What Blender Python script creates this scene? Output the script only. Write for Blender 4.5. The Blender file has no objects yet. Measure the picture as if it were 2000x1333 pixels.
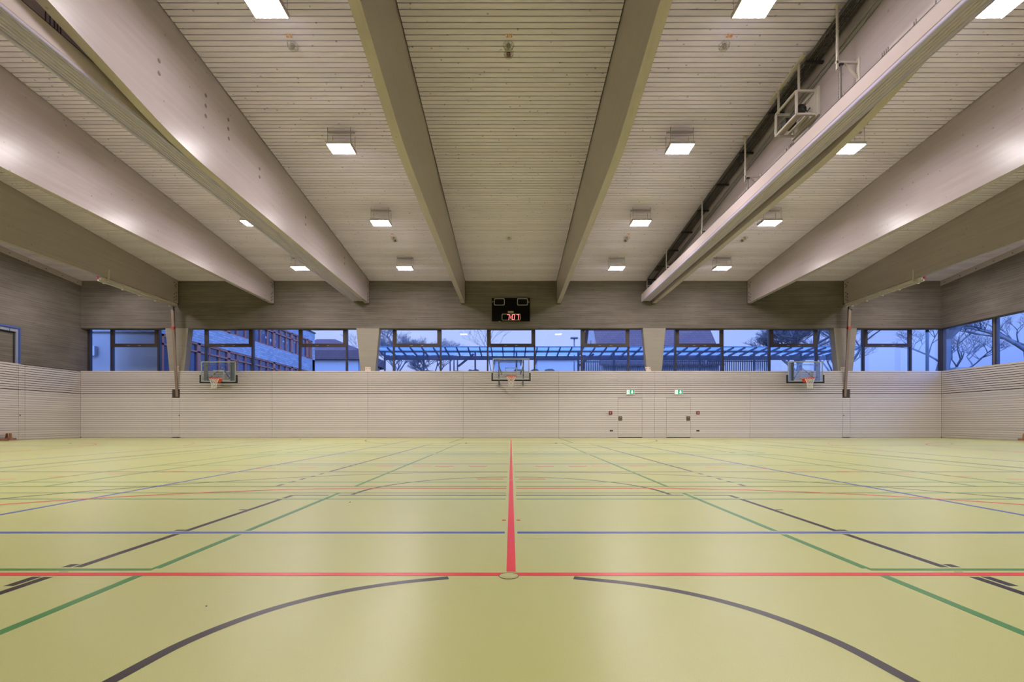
import bpy, math, random
from mathutils import Vector, Matrix
C = bpy.context.scene.collection
sc = bpy.context.scene
PI = math.pi

# ------------------------------------------------------------------ camera, sky, exposure
FPX, CX, CY, EYE, D = 945.0, 998.2, 825.3, 0.82, 25.3       # focal length in px, vanishing point, eye height, depth of the far wall
cam_d = bpy.data.cameras.new('camera'); cam = bpy.data.objects.new('camera', cam_d); C.objects.link(cam)
cam.location = (0, 0, EYE); cam.rotation_euler = (PI/2, 0, 0)
cam_d.sensor_width = 36; cam_d.lens = FPX/2000*36
cam_d.shift_x = (1000-CX)/2000; cam_d.shift_y = (CY-666.5)/2000
cam_d.clip_end = 600; cam_d.clip_start = 0.05
sc.camera = cam
sc.view_settings.view_transform = 'Standard'; sc.view_settings.look = 'None'
sc.view_settings.exposure = 0.07; sc.view_settings.gamma = 1.0; sc.view_settings.use_curve_mapping = False
LAMP_STRENGTH = 130.0
LAMP_COLOR = (1.0, 0.92, 0.92)
w = bpy.data.worlds.new('dusk_sky'); sc.world = w; w.use_nodes = True
nt = w.node_tree; nt.nodes.clear()
o_ = nt.nodes.new('ShaderNodeOutputWorld'); bg = nt.nodes.new('ShaderNodeBackground')
tc = nt.nodes.new('ShaderNodeTexCoord'); sp = nt.nodes.new('ShaderNodeSeparateXYZ'); cr = nt.nodes.new('ShaderNodeValToRGB')
nt.links.new(tc.outputs['Generated'], sp.inputs[0]); nt.links.new(sp.outputs['Z'], cr.inputs[0])
def azim(axis, sgn, lo, hi, col, src):      # tint the sky towards one compass side
    m_ = nt.nodes.new('ShaderNodeMath'); m_.operation = 'MULTIPLY'; m_.inputs[1].default_value = sgn; nt.links.new(sp.outputs[axis], m_.inputs[0])
    r_ = nt.nodes.new('ShaderNodeMapRange'); r_.inputs[1].default_value = lo; r_.inputs[2].default_value = hi; nt.links.new(m_.outputs[0], r_.inputs[0])
    x_ = nt.nodes.new('ShaderNodeMixRGB'); x_.blend_type = 'MULTIPLY'; x_.inputs[2].default_value = (*col, 1)
    nt.links.new(r_.outputs[0], x_.inputs[0]); nt.links.new(src, x_.inputs[1]); return x_.outputs[0]
sky = azim('Y', -1, -0.35, 0.5, (2.1, 2.45, 2.8), cr.outputs[0])
sky = azim('X', 1, 0.2, 0.75, (0.55, 0.72, 0.98), sky)
nt.links.new(sky, bg.inputs[0]); nt.links.new(bg.outputs[0], o_.inputs[0])
e = cr.color_ramp.elements
e[0].position = 0.0; e[0].color = (0.34, 0.44, 0.95, 1)
e[1].position = 1.0; e[1].color = (0.42, 0.68, 1.8, 1)
n_ = e.new(0.13); n_.color = (0.52, 0.62, 1.08, 1)
n_ = e.new(0.22); n_.color = (0.55, 0.68, 1.15, 1)
n_ = e.new(0.42); n_.color = (0.70, 1.0, 2.1, 1)
bg.inputs[1].default_value = 1.0
sc.cycles.use_denoising = True
try: sc.cycles.denoiser = 'OPENIMAGEDENOISE'
except Exception: pass
sc.cycles.max_bounces = 9; sc.cycles.diffuse_bounces = 5; sc.cycles.glossy_bounces = 3
sc.cycles.transmission_bounces = 4; sc.cycles.transparent_max_bounces = 12
sc.cycles.sample_clamp_indirect = 6.0; sc.cycles.caustics_reflective = False; sc.cycles.caustics_refractive = False

# ------------------------------------------------------------------ materials
M = {}
def new_mat(name):
    m = bpy.data.materials.new(name); m.use_nodes = True
    n = m.node_tree; b = n.nodes['Principled BSDF']; M[name] = m
    return m, n, b
def plain(name, col, rough=0.6, metal=0.0, emit=None, strength=0, spec=None):
    m, n, b = new_mat(name)
    b.inputs['Base Color'].default_value = (*col, 1); b.inputs['Roughness'].default_value = rough
    b.inputs['Metallic'].default_value = metal
    if spec is not None: b.inputs['Specular IOR Level'].default_value = spec
    if emit:
        b.inputs['Emission Color'].default_value = (*emit, 1); b.inputs['Emission Strength'].default_value = strength
    # faint procedural tone variation keeps even plain paint from looking sterile
    if not emit:
        t = n.nodes.new('ShaderNodeTexCoord'); no = n.nodes.new('ShaderNodeTexNoise'); no.inputs['Scale'].default_value = 3.0
        no.inputs['Detail'].default_value = 4
        mx = n.nodes.new('ShaderNodeMixRGB'); mx.blend_type = 'MULTIPLY'; mx.inputs[0].default_value = 0.10
        mx.inputs[1].default_value = (*col, 1)
        n.links.new(t.outputs['Object'], no.inputs[0]); n.links.new(no.outputs[0], mx.inputs[2]); n.links.new(mx.outputs[0], b.inputs['Base Color'])
    return m
def N(n, kind, **kw):
    x = n.nodes.new(kind)
    for k, v in kw.items():
        if k in x.inputs: x.inputs[k].default_value = v
        else: setattr(x, k, v)
    return x
def wood(name, base, dark, grain=(1, 1, 1), plank=None, knots=0.5, rough=0.55, grain_amt=0.35, knot_scale=3.0, spec=0.4):
    """pale wood: stretched grain, small knots, optional tone change per board ((axis, pitch, origin))"""
    m, n, b = new_mat(name); L = n.links.new
    t = N(n, 'ShaderNodeNewGeometry')
    mp = N(n, 'ShaderNodeMapping'); mp.inputs['Scale'].default_value = grain; L(t.outputs['Position'], mp.inputs[0])
    no = N(n, 'ShaderNodeTexNoise', Scale=1.0, Detail=8.0, Roughness=0.65); L(mp.outputs[0], no.inputs[0])
    r = N(n, 'ShaderNodeMapRange'); r.inputs[1].default_value = 0.35; r.inputs[2].default_value = 0.68
    r.inputs[3].default_value = 0; r.inputs[4].default_value = grain_amt; L(no.outputs[0], r.inputs[0])
    mx = N(n, 'ShaderNodeMixRGB'); mx.inputs[1].default_value = (*base, 1); mx.inputs[2].default_value = (*dark, 1); L(r.outputs[0], mx.inputs[0])
    out = mx.outputs[0]
    if plank:
        ax, pitch, org = plank
        s = N(n, 'ShaderNodeSeparateXYZ'); L(t.outputs['Position'], s.inputs[0])
        a = N(n, 'ShaderNodeMath', operation='SUBTRACT'); a.inputs[1].default_value = org; L(s.outputs[ax], a.inputs[0])
        d = N(n, 'ShaderNodeMath', operation='DIVIDE'); d.inputs[1].default_value = pitch; L(a.outputs[0], d.inputs[0])
        f = N(n, 'ShaderNodeMath', operation='FLOOR'); L(d.outputs[0], f.inputs[0])
        wn = N(n, 'ShaderNodeTexWhiteNoise', noise_dimensions='1D'); L(f.outputs[0], wn.inputs['W'])
        r2 = N(n, 'ShaderNodeMapRange'); r2.inputs[3].default_value = 0.90; r2.inputs[4].default_value = 1.05; L(wn.outputs[0], r2.inputs[0])
        m2 = N(n, 'ShaderNodeVectorMath', operation='SCALE'); L(out, m2.inputs[0]); L(r2.outputs[0], m2.inputs['Scale']); out = m2.outputs[0]
    if knots > 0:
        mk = N(n, 'ShaderNodeMapping'); mk.inputs['Scale'].default_value = (knot_scale, knot_scale, knot_scale); L(t.outputs['Position'], mk.inputs[0])
        v = N(n, 'ShaderNodeTexVoronoi', Scale=1.0); L(mk.outputs[0], v.inputs[0])
        r3 = N(n, 'ShaderNodeMapRange'); r3.inputs[1].default_value = 0.045*knot_scale/3; r3.inputs[2].default_value = 0.085*knot_scale/3
        r3.inputs[3].default_value = knots; r3.inputs[4].default_value = 0; L(v.outputs['Distance'], r3.inputs[0])
        m3 = N(n, 'ShaderNodeMixRGB'); L(r3.outputs[0], m3.inputs[0]); L(out, m3.inputs[1])
        m3.inputs[2].default_value = (dark[0]*0.35, dark[1]*0.3, dark[2]*0.28, 1); out = m3.outputs[0]
    L(out, b.inputs['Base Color']); b.inputs['Roughness'].default_value = rough; b.inputs['Specular IOR Level'].default_value = spec
    return m
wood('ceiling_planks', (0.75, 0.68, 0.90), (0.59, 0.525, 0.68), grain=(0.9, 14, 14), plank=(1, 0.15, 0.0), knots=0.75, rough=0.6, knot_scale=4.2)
wood('glulam', (0.405, 0.35, 0.365), (0.32, 0.265, 0.265), grain=(10, 0.5, 9), knots=0.6, rough=0.32, knot_scale=3.2, grain_amt=0.5, spec=0.5)
wood('cladding', (0.70, 0.645, 0.64), (0.58, 0.52, 0.51), grain=(0.8, 0.8, 16), plank=(2, 0.102, 0.05), knots=0.2, rough=0.5, knot_scale=5, grain_amt=0.3)
wood('bench_wood', (0.42, 0.19, 0.12), (0.28, 0.11, 0.06), grain=(2, 2, 2), knots=0.0, rough=0.35)
wood('bench_top', (0.62, 0.44, 0.34), (0.46, 0.3, 0.22), grain=(8, 1, 8), knots=0.0, rough=0.35)

def concrete(name, base, dark):
    m, n, b = new_mat(name); L = n.links.new
    t = N(n, 'ShaderNodeNewGeometry')
    mp = N(n, 'ShaderNodeMapping'); mp.inputs['Scale'].default_value = (0.5, 0.5, 11); L(t.outputs['Position'], mp.inputs[0])
    a = N(n, 'ShaderNodeTexNoise', Scale=1.0, Detail=6.0, Roughness=0.7); L(mp.outputs[0], a.inputs[0])
    mp2 = N(n, 'ShaderNodeMapping'); mp2.inputs['Scale'].default_value = (0.35, 0.35, 0.5); L(t.outputs['Position'], mp2.inputs[0])
    c = N(n, 'ShaderNodeTexNoise', Scale=1.0, Detail=5.0, Roughness=0.6); L(mp2.outputs[0], c.inputs[0])
    s = N(n, 'ShaderNodeSeparateXYZ'); L(t.outputs['Position'], s.inputs[0])
    d = N(n, 'ShaderNodeMath', operation='DIVIDE'); d.inputs[1].default_value = 0.10; L(s.outputs[2], d.inputs[0])
    fr = N(n, 'ShaderNodeMath', operation='FRACT'); L(d.outputs[0], fr.inputs[0])
    gr = N(n, 'ShaderNodeMapRange'); gr.inputs[1].default_value = 0.0; gr.inputs[2].default_value = 0.16; gr.inputs[3].default_value = 1.1; gr.inputs[4].default_value = 0; L(fr.outputs[0], gr.inputs[0])
    # board marks only show in places
    gm = N(n, 'ShaderNodeMath', operation='MULTIPLY'); L(gr.outputs[0], gm.inputs[0]); L(a.outputs[0], gm.inputs[1])
    r = N(n, 'ShaderNodeMapRange'); r.inputs[1].default_value = 0.3; r.inputs[2].default_value = 0.72; L(a.outputs[0], r.inputs[0])
    r2 = N(n, 'ShaderNodeMapRange'); r2.inputs[1].default_value = 0.3; r2.inputs[2].default_value = 0.7; L(c.outputs[0], r2.inputs[0])
    ad = N(n, 'ShaderNodeMath', operation='MULTIPLY'); ad.inputs[1].default_value = 0.5; L(r.outputs[0], ad.inputs[0])
    ad2 = N(n, 'ShaderNodeMath', operation='MULTIPLY_ADD'); ad2.inputs[1].default_value = 0.45; L(r2.outputs[0], ad2.inputs[0]); L(ad.outputs[0], ad2.inputs[2])
    ad3 = N(n, 'ShaderNodeMath', operation='ADD', use_clamp=True); L(ad2.outputs[0], ad3.inputs[0]); L(gm.outputs[0], ad3.inputs[1])
    mx = N(n, 'ShaderNodeMixRGB'); mx.inputs[1].default_value = (*base, 1); mx.inputs[2].default_value = (*dark, 1); L(ad3.outputs[0], mx.inputs[0])
    v = N(n, 'ShaderNodeTexVoronoi', Scale=2.2); L(t.outputs['Position'], v.inputs[0])
    rv = N(n, 'ShaderNodeMapRange'); rv.inputs[1].default_value = 0.03; rv.inputs[2].default_value = 0.07; rv.inputs[3].default_value = 0.6; rv.inputs[4].default_value = 0; L(v.outputs['Distance'], rv.inputs[0])
    m3 = N(n, 'ShaderNodeMixRGB'); L(rv.outputs[0], m3.inputs[0]); L(mx.outputs[0], m3.inputs[1]); m3.inputs[2].default_value = (dark[0]*.5, dark[1]*.5, dark[2]*.5, 1)
    L(m3.outputs[0], b.inputs['Base Color']); b.inputs['Roughness'].default_value = 0.85; b.inputs['Specular IOR Level'].default_value = 0.25
    bp = N(n, 'ShaderNodeBump', Strength=0.25, Distance=0.01); L(ad3.outputs[0], bp.inputs['Height']); L(bp.outputs[0], b.inputs['Normal'])
    return m
concrete('board_concrete', (0.225, 0.198, 0.178), (0.082, 0.069, 0.059))
concrete('column_concrete', (0.335, 0.30, 0.265), (0.265, 0.235, 0.205))

# sports floor: olive yellow linoleum with a low sheen, faint mottling and scuffs
m, n, b = new_mat('sports_floor'); L = n.links.new
t = N(n, 'ShaderNodeNewGeometry')
a = N(n, 'ShaderNodeTexNoise', Scale=0.55, Detail=5.0, Roughness=0.6); L(t.outputs['Position'], a.inputs[0])
f2 = N(n, 'ShaderNodeTexNoise', Scale=240.0, Detail=3.0); L(t.outputs['Position'], f2.inputs[0])
mx = N(n, 'ShaderNodeMixRGB'); mx.inputs[1].default_value = (0.69, 0.71, 0.285, 1); mx.inputs[2].default_value = (0.62, 0.64, 0.25, 1); L(a.outputs[0], mx.inputs[0])
m2 = N(n, 'ShaderNodeMixRGB', blend_type='MULTIPLY'); m2.inputs[0].default_value = 0.22; L(mx.outputs[0], m2.inputs[1]); L(f2.outputs[0], m2.inputs[2])
out = m2.outputs[0]
for sx, sy, ang, th, tone in ((0.7, 8.0, 0.5, 0.715, (0.30, 0.27, 0.11, 1)), (6.0, 0.6, -0.35, 0.725, (0.66, 0.62, 0.30, 1)), (0.9, 9, -0.9, 0.73, (0.66, 0.62, 0.3, 1))):
    mp = N(n, 'ShaderNodeMapping'); mp.inputs['Scale'].default_value = (sx, sy, 1); mp.inputs['Rotation'].default_value = (0, 0, ang); L(t.outputs['Position'], mp.inputs[0])
    q = N(n, 'ShaderNodeTexNoise', Scale=2.2, Detail=3.0, Roughness=0.5); L(mp.outputs[0], q.inputs[0])
    rr = N(n, 'ShaderNodeMapRange'); rr.inputs[1].default_value = th; rr.inputs[2].default_value = th+0.03; rr.inputs[4].default_value = 0.3; L(q.outputs[0], rr.inputs[0])
    mm = N(n, 'ShaderNodeMixRGB'); L(rr.outputs[0], mm.inputs[0]); L(out, mm.inputs[1]); mm.inputs[2].default_value = tone; out = mm.outputs[0]
L(out, b.inputs['Base Color'])
rg = N(n, 'ShaderNodeMapRange'); rg.inputs[3].default_value = 0.30; rg.inputs[4].default_value = 0.36; L(a.outputs[0], rg.inputs[0]); L(rg.outputs[0], b.inputs['Roughness'])
b.inputs['Specular IOR Level'].default_value = 0.5
FL_R = 0.32
for nm, col in (('paint_red', (0.93, 0.05, 0.06)), ('paint_green', (0.075, 0.30, 0.085)), ('paint_blue', (0.065, 0.13, 0.56)),
                ('paint_black', (0.022, 0.012, 0.018)), ('paint_navy', (0.045, 0.03, 0.15))):
    plain(nm, col, FL_R, spec=0.5)
plain('dark_gap', (0.035, 0.02, 0.014), 0.9)
plain('gap_brown', (0.05, 0.03, 0.022), 0.9)
plain('dark_steel', (0.03, 0.028, 0.026), 0.5)
plain('lamp_housing', (0.45, 0.42, 0.4), 0.4, 0.3)
plain('lamp_diffuser', (0.8, 0.8, 0.8), 0.4, emit=LAMP_COLOR, strength=LAMP_STRENGTH)
plain('white_metal', (0.60, 0.55, 0.50), 0.4)
plain('galvanised', (0.36, 0.34, 0.32), 0.45, 0.6)
plain('tray_steel', (0.16, 0.145, 0.13), 0.5, 0.5)
plain('casing_paint', (0.50, 0.42, 0.42), 0.62, spec=0.25)
plain('curtain_fabric', (0.46, 0.42, 0.64), 0.6)
plain('frame_brown', (0.045, 0.030, 0.024), 0.4)
plain('frame_outer', (0.05, 0.07, 0.12), 0.4)
plain('black_plastic', (0.006, 0.005, 0.005), 0.55, spec=0.15)
plain('black_gloss', (0.004, 0.003, 0.003), 0.5, spec=0.1)
plain('sign_grey', (0.42, 0.40, 0.36), 0.5)
plain('led_red', (0.5, 0.0, 0.0), 0.5, emit=(1.0, 0.20, 0.20), strength=2.2)
plain('board_label', (0.42, 0.34, 0.28), 0.5)
plain('rim_orange', (0.85, 0.085, 0.012), 0.5)
plain('net_cord', (0.85, 0.82, 0.78), 0.8)
plain('board_line', (0.36, 0.39, 0.36), 0.45)
plain('pad_black', (0.008, 0.008, 0.009), 0.6)
plain('strut_grey', (0.26, 0.27, 0.27), 0.4, 0.4)
plain('exit_green', (0.0, 0.36, 0.20), 0.5, emit=(0.0, 0.50, 0.28), strength=0.35)
plain('exit_white', (0.8, 0.8, 0.8), 0.5, emit=(0.95, 1.0, 0.97), strength=0.75)
plain('exit_case', (0.72, 0.66, 0.62), 0.5)
plain('plate_brown', (0.15, 0.115, 0.09), 0.4, 0.3)
plain('alarm_red', (0.20, 0.035, 0.03), 0.5)
plain('card_white', (0.70, 0.60, 0.56), 0.6)
plain('red_ink', (0.55, 0.05, 0.03), 0.6)
plain('pole_wood', (0.26, 0.19, 0.15), 0.5)
plain('niche_dark', (0.07, 0.055, 0.045), 0.8)
plain('foot_white', (0.7, 0.66, 0.62), 0.5)
plain('guard_grey', (0.42, 0.40, 0.36), 0.4, 0.2)
plain('detector_grey', (0.40, 0.37, 0.32), 0.5)
plain('blue_frame', (0.07, 0.12, 0.40), 0.4)
plain('blue_frame_pale', (0.30, 0.33, 0.48), 0.4)
plain('sill_white', (0.70, 0.62, 0.55), 0.5)
plain('bolt_dark', (0.03, 0.022, 0.018), 0.6)
plain('plug_grey', (0.19, 0.165, 0.14), 0.6)
# outdoors
plain('render_wall', (0.36, 0.36, 0.36), 0.9)
plain('orange_frame', (0.62, 0.21, 0.13), 0.6)
plain('school_glass', (0.05, 0.09, 0.16), 0.08, spec=0.8)
plain('canopy_steel', (0.17, 0.17, 0.20), 0.6)
plain('fence_slat', (0.22, 0.22, 0.24), 0.7)
plain('bark', (0.17, 0.185, 0.22), 0.95)
plain('pole_grey', (0.20, 0.26, 0.33), 0.6)
plain('asphalt', (0.07, 0.07, 0.075), 0.9)
plain('far_wall', (0.5, 0.5, 0.52), 0.9)
plain('hedge', (0.07, 0.09, 0.08), 0.95)
def brick(name, c1, c2, mortar, sx, sy, axis_map):
    m, n, b = new_mat(name); L = n.links.new
    t = N(n, 'ShaderNodeNewGeometry'); s = N(n, 'ShaderNodeSeparateXYZ'); L(t.outputs['Position'], s.inputs[0])
    ad = N(n, 'ShaderNodeMath', operation='ADD'); L(s.outputs[0], ad.inputs[0]); L(s.outputs[1], ad.inputs[1])
    cb = N(n, 'ShaderNodeCombineXYZ'); L(ad.outputs[0], cb.inputs[0]); L(s.outputs[2], cb.inputs[1])
    br = N(n, 'ShaderNodeTexBrick', Scale=1.0); L(cb.outputs[0], br.inputs[0])
    br.inputs['Color1'].default_value = (*c1, 1); br.inputs['Color2'].default_value = (*c2, 1); br.inputs['Mortar'].default_value = (*mortar, 1)
    br.inputs['Brick Width'].default_value = sx; br.inputs['Row Height'].default_value = sy; br.inputs['Mortar Size'].default_value = 0.012
    L(br.outputs[0], b.inputs['Base Color']); b.inputs['Roughness'].default_value = 0.9
brick('white_brick', (0.60, 0.60, 0.60), (0.42, 0.42, 0.43), (0.28, 0.28, 0.30), 0.42, 0.16, None)
brick('roof_tiles', (0.17, 0.10, 0.10), (0.13, 0.085, 0.09), (0.05, 0.04, 0.05), 0.28, 0.22, None)
def glass(name, tint, refl=1.0, opaque=None):
    m = bpy.data.materials.new(name); m.use_nodes = True; n = m.node_tree; n.nodes.clear(); L = n.links.new; M[name] = m
    o = N(n, 'ShaderNodeOutputMaterial'); tr = N(n, 'ShaderNodeBsdfTransparent'); tr.inputs[0].default_value = (*tint, 1)
    gl = N(n, 'ShaderNodeBsdfGlossy', Roughness=0.0); gl.inputs[0].default_value = (refl, refl, refl, 1)
    lw = N(n, 'ShaderNodeLayerWeight'); pw = N(n, 'ShaderNodeMath', operation='POWER'); pw.inputs[1].default_value = 5.0; L(lw.outputs['Facing'], pw.inputs[0])
    fr = N(n, 'ShaderNodeMath', operation='MULTIPLY_ADD'); fr.inputs[1].default_value = 0.96; fr.inputs[2].default_value = 0.035; L(pw.outputs[0], fr.inputs[0]); mx = N(n, 'ShaderNodeMixShader')
    L(fr.outputs[0], mx.inputs[0]); L(tr.outputs[0], mx.inputs[1]); L(gl.outputs[0], mx.inputs[2]); last = mx.outputs[0]
    if opaque:
        df = N(n, 'ShaderNodeBsdfDiffuse'); df.inputs[0].default_value = (*opaque[0], 1); m2 = N(n, 'ShaderNodeMixShader'); m2.inputs[0].default_value = opaque[1]
        L(last, m2.inputs[1]); L(df.outputs[0], m2.inputs[2]); last = m2.outputs[0]
    L(last, o.inputs[0])
glass('window_glass', (0.93, 0.96, 1.0), 0.9)
glass('board_glass', (0.93, 0.955, 0.975), 1.0, ((0.30, 0.36, 0.40), 0.012))
glass('canopy_glass', (0.85, 0.94, 1.0), 0.7)
n = M['canopy_glass'].node_tree; o = [q for q in n.nodes if q.type == 'OUTPUT_MATERIAL'][0]; src = o.inputs[0].links[0].from_socket
tl = N(n, 'ShaderNodeBsdfTranslucent'); tl.inputs[0].default_value = (0.62, 0.74, 0.85, 1); mx = N(n, 'ShaderNodeMixShader'); mx.inputs[0].default_value = 0.38
n.links.new(src, mx.inputs[1]); n.links.new(tl.outputs[0], mx.inputs[2]); n.links.new(mx.outputs[0], o.inputs[0])

# ------------------------------------------------------------------ mesh helpers
WLOC = {}
class MB:
    def __init__(s): s.v = []; s.f = []; s.mi = []; s.mats = []; s.cur = 0; s.smooth = []
    def mat(s, name):
        if name not in s.mats: s.mats.append(name)
        s.cur = s.mats.index(name); return s
    def add(s, vs, fs, smooth=False):
        o = len(s.v); s.v += [tuple(p) for p in vs]
        for f in fs: s.f.append([i+o for i in f]); s.mi.append(s.cur); s.smooth.append(smooth)
        return s
    def hexa(s, p):   # 8 points: bottom 4 (ccw seen from above), top 4
        return s.add(p, [(3, 2, 1, 0), (4, 5, 6, 7), (0, 1, 5, 4), (1, 2, 6, 5), (2, 3, 7, 6), (3, 0, 4, 7)])
    def box(s, x0, x1, y0, y1, z0, z1):
        return s.hexa([(x0, y0, z0), (x1, y0, z0), (x1, y1, z0), (x0, y1, z0), (x0, y0, z1), (x1, y0, z1), (x1, y1, z1), (x0, y1, z1)])
    def bar(s, a, b, w, h=None, up=(0, 0, 1)):     # rectangular bar from a to b
        h = h or w; a = Vector(a); b = Vector(b); d = (b-a).normalized(); u = Vector(up)
        if abs(d.dot(u)) > 0.98: u = Vector((0, 1, 0))
        r = d.cross(u).normalized(); u = r.cross(d).normalized()
        P = []
        for q in (a, b):
            P += [q-r*w/2-u*h/2, q+r*w/2-u*h/2, q+r*w/2+u*h/2, q-r*w/2+u*h/2]
        return s.add(P, [(0, 1, 2, 3), (7, 6, 5, 4), (0, 4, 5, 1), (1, 5, 6, 2), (2, 6, 7, 3), (3, 7, 4, 0)])
    def tube(s, pts, r, n=8, r2=None, closed=False, cap=True):
        pts = [Vector(p) for p in pts]; k = len(pts); o = len(s.v); rings = []
        prev = None
        for i, p in enumerate(pts):
            if closed: d = pts[(i+1) % k]-pts[i-1]
            else: d = pts[min(i+1, k-1)]-pts[max(i-1, 0)]
            d.normalize()
            if prev is None:
                u = Vector((0, 0, 1)) if abs(d.z) < 0.9 else Vector((1, 0, 0))
                a = d.cross(u).normalized()
            else:
                a = prev-d*prev.dot(d); a.normalize()
            prev = a; c = d.cross(a)
            rr = r if r2 is None else r+(r2-r)*i/(k-1)
            rings.append([p+(a*math.cos(2*PI*j/n)+c*math.sin(2*PI*j/n))*rr for j in range(n)])
        vs = [q for R in rings for q in R]; fs = []
        for i in range(k if closed else k-1):
            i2 = (i+1) % k
            for j in range(n): fs.append((i*n+j, i*n+(j+1) % n, i2*n+(j+1) % n, i2*n+j))
        if cap and not closed: fs += [tuple(reversed(range(n))), tuple((k-1)*n+j for j in range(n))]
        return s.add(vs, fs, True)
    def disc(s, c, axis, r, t=0.004, n=14, ry=None):
        c = Vector(c); ax = Vector(axis).normalized()
        return s.tube([c-ax*t, c+ax*t], r, n)
    def prism(s, poly, t0, t1, plane='XZ'):     # polygon extruded along the missing axis
        n = len(poly)
        def P(p, t): return (p[0], t, p[1]) if plane == 'XZ' else ((t, p[0], p[1]) if plane == 'YZ' else (p[0], p[1], t))
        vs = [P(p, t0) for p in poly]+[P(p, t1) for p in poly]
        fs = [tuple(range(n)), tuple(reversed(range(n, 2*n)))]+[(i, i+n, (i+1) % n+n, (i+1) % n) for i in range(n)]
        return s.add(vs, fs)
    def build(s, name, parent=None, fix=True):
        me = bpy.data.meshes.new(name); off = WLOC.get(parent.name, Vector((0, 0, 0))) if parent else Vector((0, 0, 0))
        me.from_pydata([tuple(Vector(p)-off) for p in s.v], [], s.f)
        for k in s.mats: me.materials.append(M[k])
        me.polygons.foreach_set('material_index', s.mi); me.polygons.foreach_set('use_smooth', s.smooth); me.update()
        if fix:
            import bmesh
            bm = bmesh.new(); bm.from_mesh(me); bmesh.ops.recalc_face_normals(bm, faces=bm.faces); bm.to_mesh(me); bm.free()
        ob = bpy.data.objects.new(name, me); C.objects.link(ob)
        if parent: ob.parent = parent; WLOC[ob.name] = off
        return ob
def mb(mat): return MB().mat(mat)
def tag(o, label, cat, group=None, kind=None):
    o['label'] = label; o['category'] = cat
    if group: o['group'] = group
    if kind: o['kind'] = kind
    return o
def struct(o, label=None, cat=None):
    o['kind'] = 'structure'
    if label: o['label'] = label
    if cat: o['category'] = cat
    return o
def thing(name, label, cat, loc, group=None):
    o = bpy.data.objects.new(name, None); o.empty_display_size = 0.2; C.objects.link(o); o.location = loc
    WLOC[o.name] = Vector(loc); return tag(o, label, cat, group)
def dup(root, loc, label):
    r = root.copy(); C.objects.link(r); r.location = loc; r['label'] = label; WLOC[r.name] = Vector(loc)
    for ch in list(root.children):
        c = ch.copy(); C.objects.link(c); c.parent = r
        for g in list(ch.children):
            d = g.copy(); C.objects.link(d); d.parent = c
    return r
def at(x, y, d): return Vector(((x-CX)*d/FPX, d, EYE+(CY-y)*d/FPX))      # pixel to a point at depth d
def text(body, size, mat, parent, loc, rot, name='lettering', extrude=0.001, align='CENTER'):
    cu = bpy.data.curves.new(name, 'FONT'); cu.body = body; cu.size = size; cu.align_x = align; cu.align_y = 'CENTER'; cu.extrude = extrude
    cu.materials.append(M[mat]); tmp = bpy.data.objects.new('tmp', cu); C.objects.link(tmp)
    dg = bpy.context.evaluated_depsgraph_get(); me = bpy.data.meshes.new_from_object(tmp.evaluated_get(dg)); me.name = name
    bpy.data.objects.remove(tmp); bpy.data.curves.remove(cu)
    o = bpy.data.objects.new(name, me); C.objects.link(o); o.parent = parent
    o.location = Vector(loc)-WLOC[parent.name]; o.rotation_euler = rot; return o

# ------------------------------------------------------------------ dimensions of the hall
HW, YB = 22.5, -1.7                       # half width, rear wall
SL, ZC = 0.0939, 8.21                     # ceiling pitch and its height at the far wall
def zc(y): return ZC+SL*(D-y)
WT = 0.5
Z0, Z1 = 3.5, 5.75                        # window band
YG = 25.74                                # glass plane of the far wall
SIDES = 'left right'

# ------------------------------------------------------------------ floor and court markings
fl = mb('sports_floor').box(-HW-WT, HW+WT, YB-WT, D+0.1, -0.3, 0.0).build('floor'); struct(fl, 'olive yellow sports floor with painted court lines', 'floor')
def lines_obj(name, matn, z, segs):
    b = mb(matn)
    for s in segs:
        if s[0] == 'r':                                   # rectangle x0 x1 y0 y1
            _, x0, x1, y0, y1 = s; b.box(x0, x1, y0, y1, 0.0002, z)
        else:                                             # polyline with width
            _, pts, wd = s; k = len(pts); L_ = []; R_ = []
            for i, p in enumerate(pts):
                q0 = Vector(pts[max(i-1, 0)]); q1 = Vector(pts[min(i+1, k-1)]); d = (q1-q0).normalized(); nn = Vector((-d.y, d.x))*wd/2
                L_.append((p[0]+nn.x, p[1]+nn.y)); R_.append((p[0]-nn.x, p[1]-nn.y))
            vs = [(x, y, z) for x, y in L_]+[(x, y, z) for x, y in R_]
            b.add(vs, [(i, i+1, k+i+1, k+i) for i in range(k-1)])
    o = b.build(name, fl, fix=False); return o
def hline(y, x0, x1, cuts=(0.0,), wd=0.05, gap=0.05):    # across the hall, interrupted at the given x
    out = []; x = x0
    for c in sorted(cuts):
        if x0 < c < x1: out.append(('r', x, c-gap, y-wd/2, y+wd/2)); x = c+gap
    out.append(('r', x, x1, y-wd/2, y+wd/2)); return out
def vline(x, y0, y1, cuts=(), wd=0.05, gap=0.045):
    out = []; y = y0
    for c in sorted(cuts):
        if y0 < c < y1: out.append(('r', x-wd/2, x+wd/2, y, c-gap)); y = c+gap
    if y < y1: out.append(('r', x-wd/2, x+wd/2, y, y1))
    return out
def arc(cx, cy, r, a0, a1, wd=0.05, n=48, dash=None):
    if dash is None:
        return [('p', [(cx+r*math.cos(a0+(a1-a0)*i/n), cy+r*math.sin(a0+(a1-a0)*i/n)) for i in range(n+1)], wd)]
    L_, G_ = dash; out = []; tot = abs(a1-a0)*r; s = 0; sg = 1 if a1 > a0 else -1
    while s < tot:
        b0 = a0+sg*s/r; b1 = a0+sg*min(s+L_, tot)/r
        out.append(('p', [(cx+r*math.cos(b0+(b1-b0)*i/3), cy+r*math.sin(b0+(b1-b0)*i/3)) for i in range(4)], wd)); s += L_+G_
    return out
R = []
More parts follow.
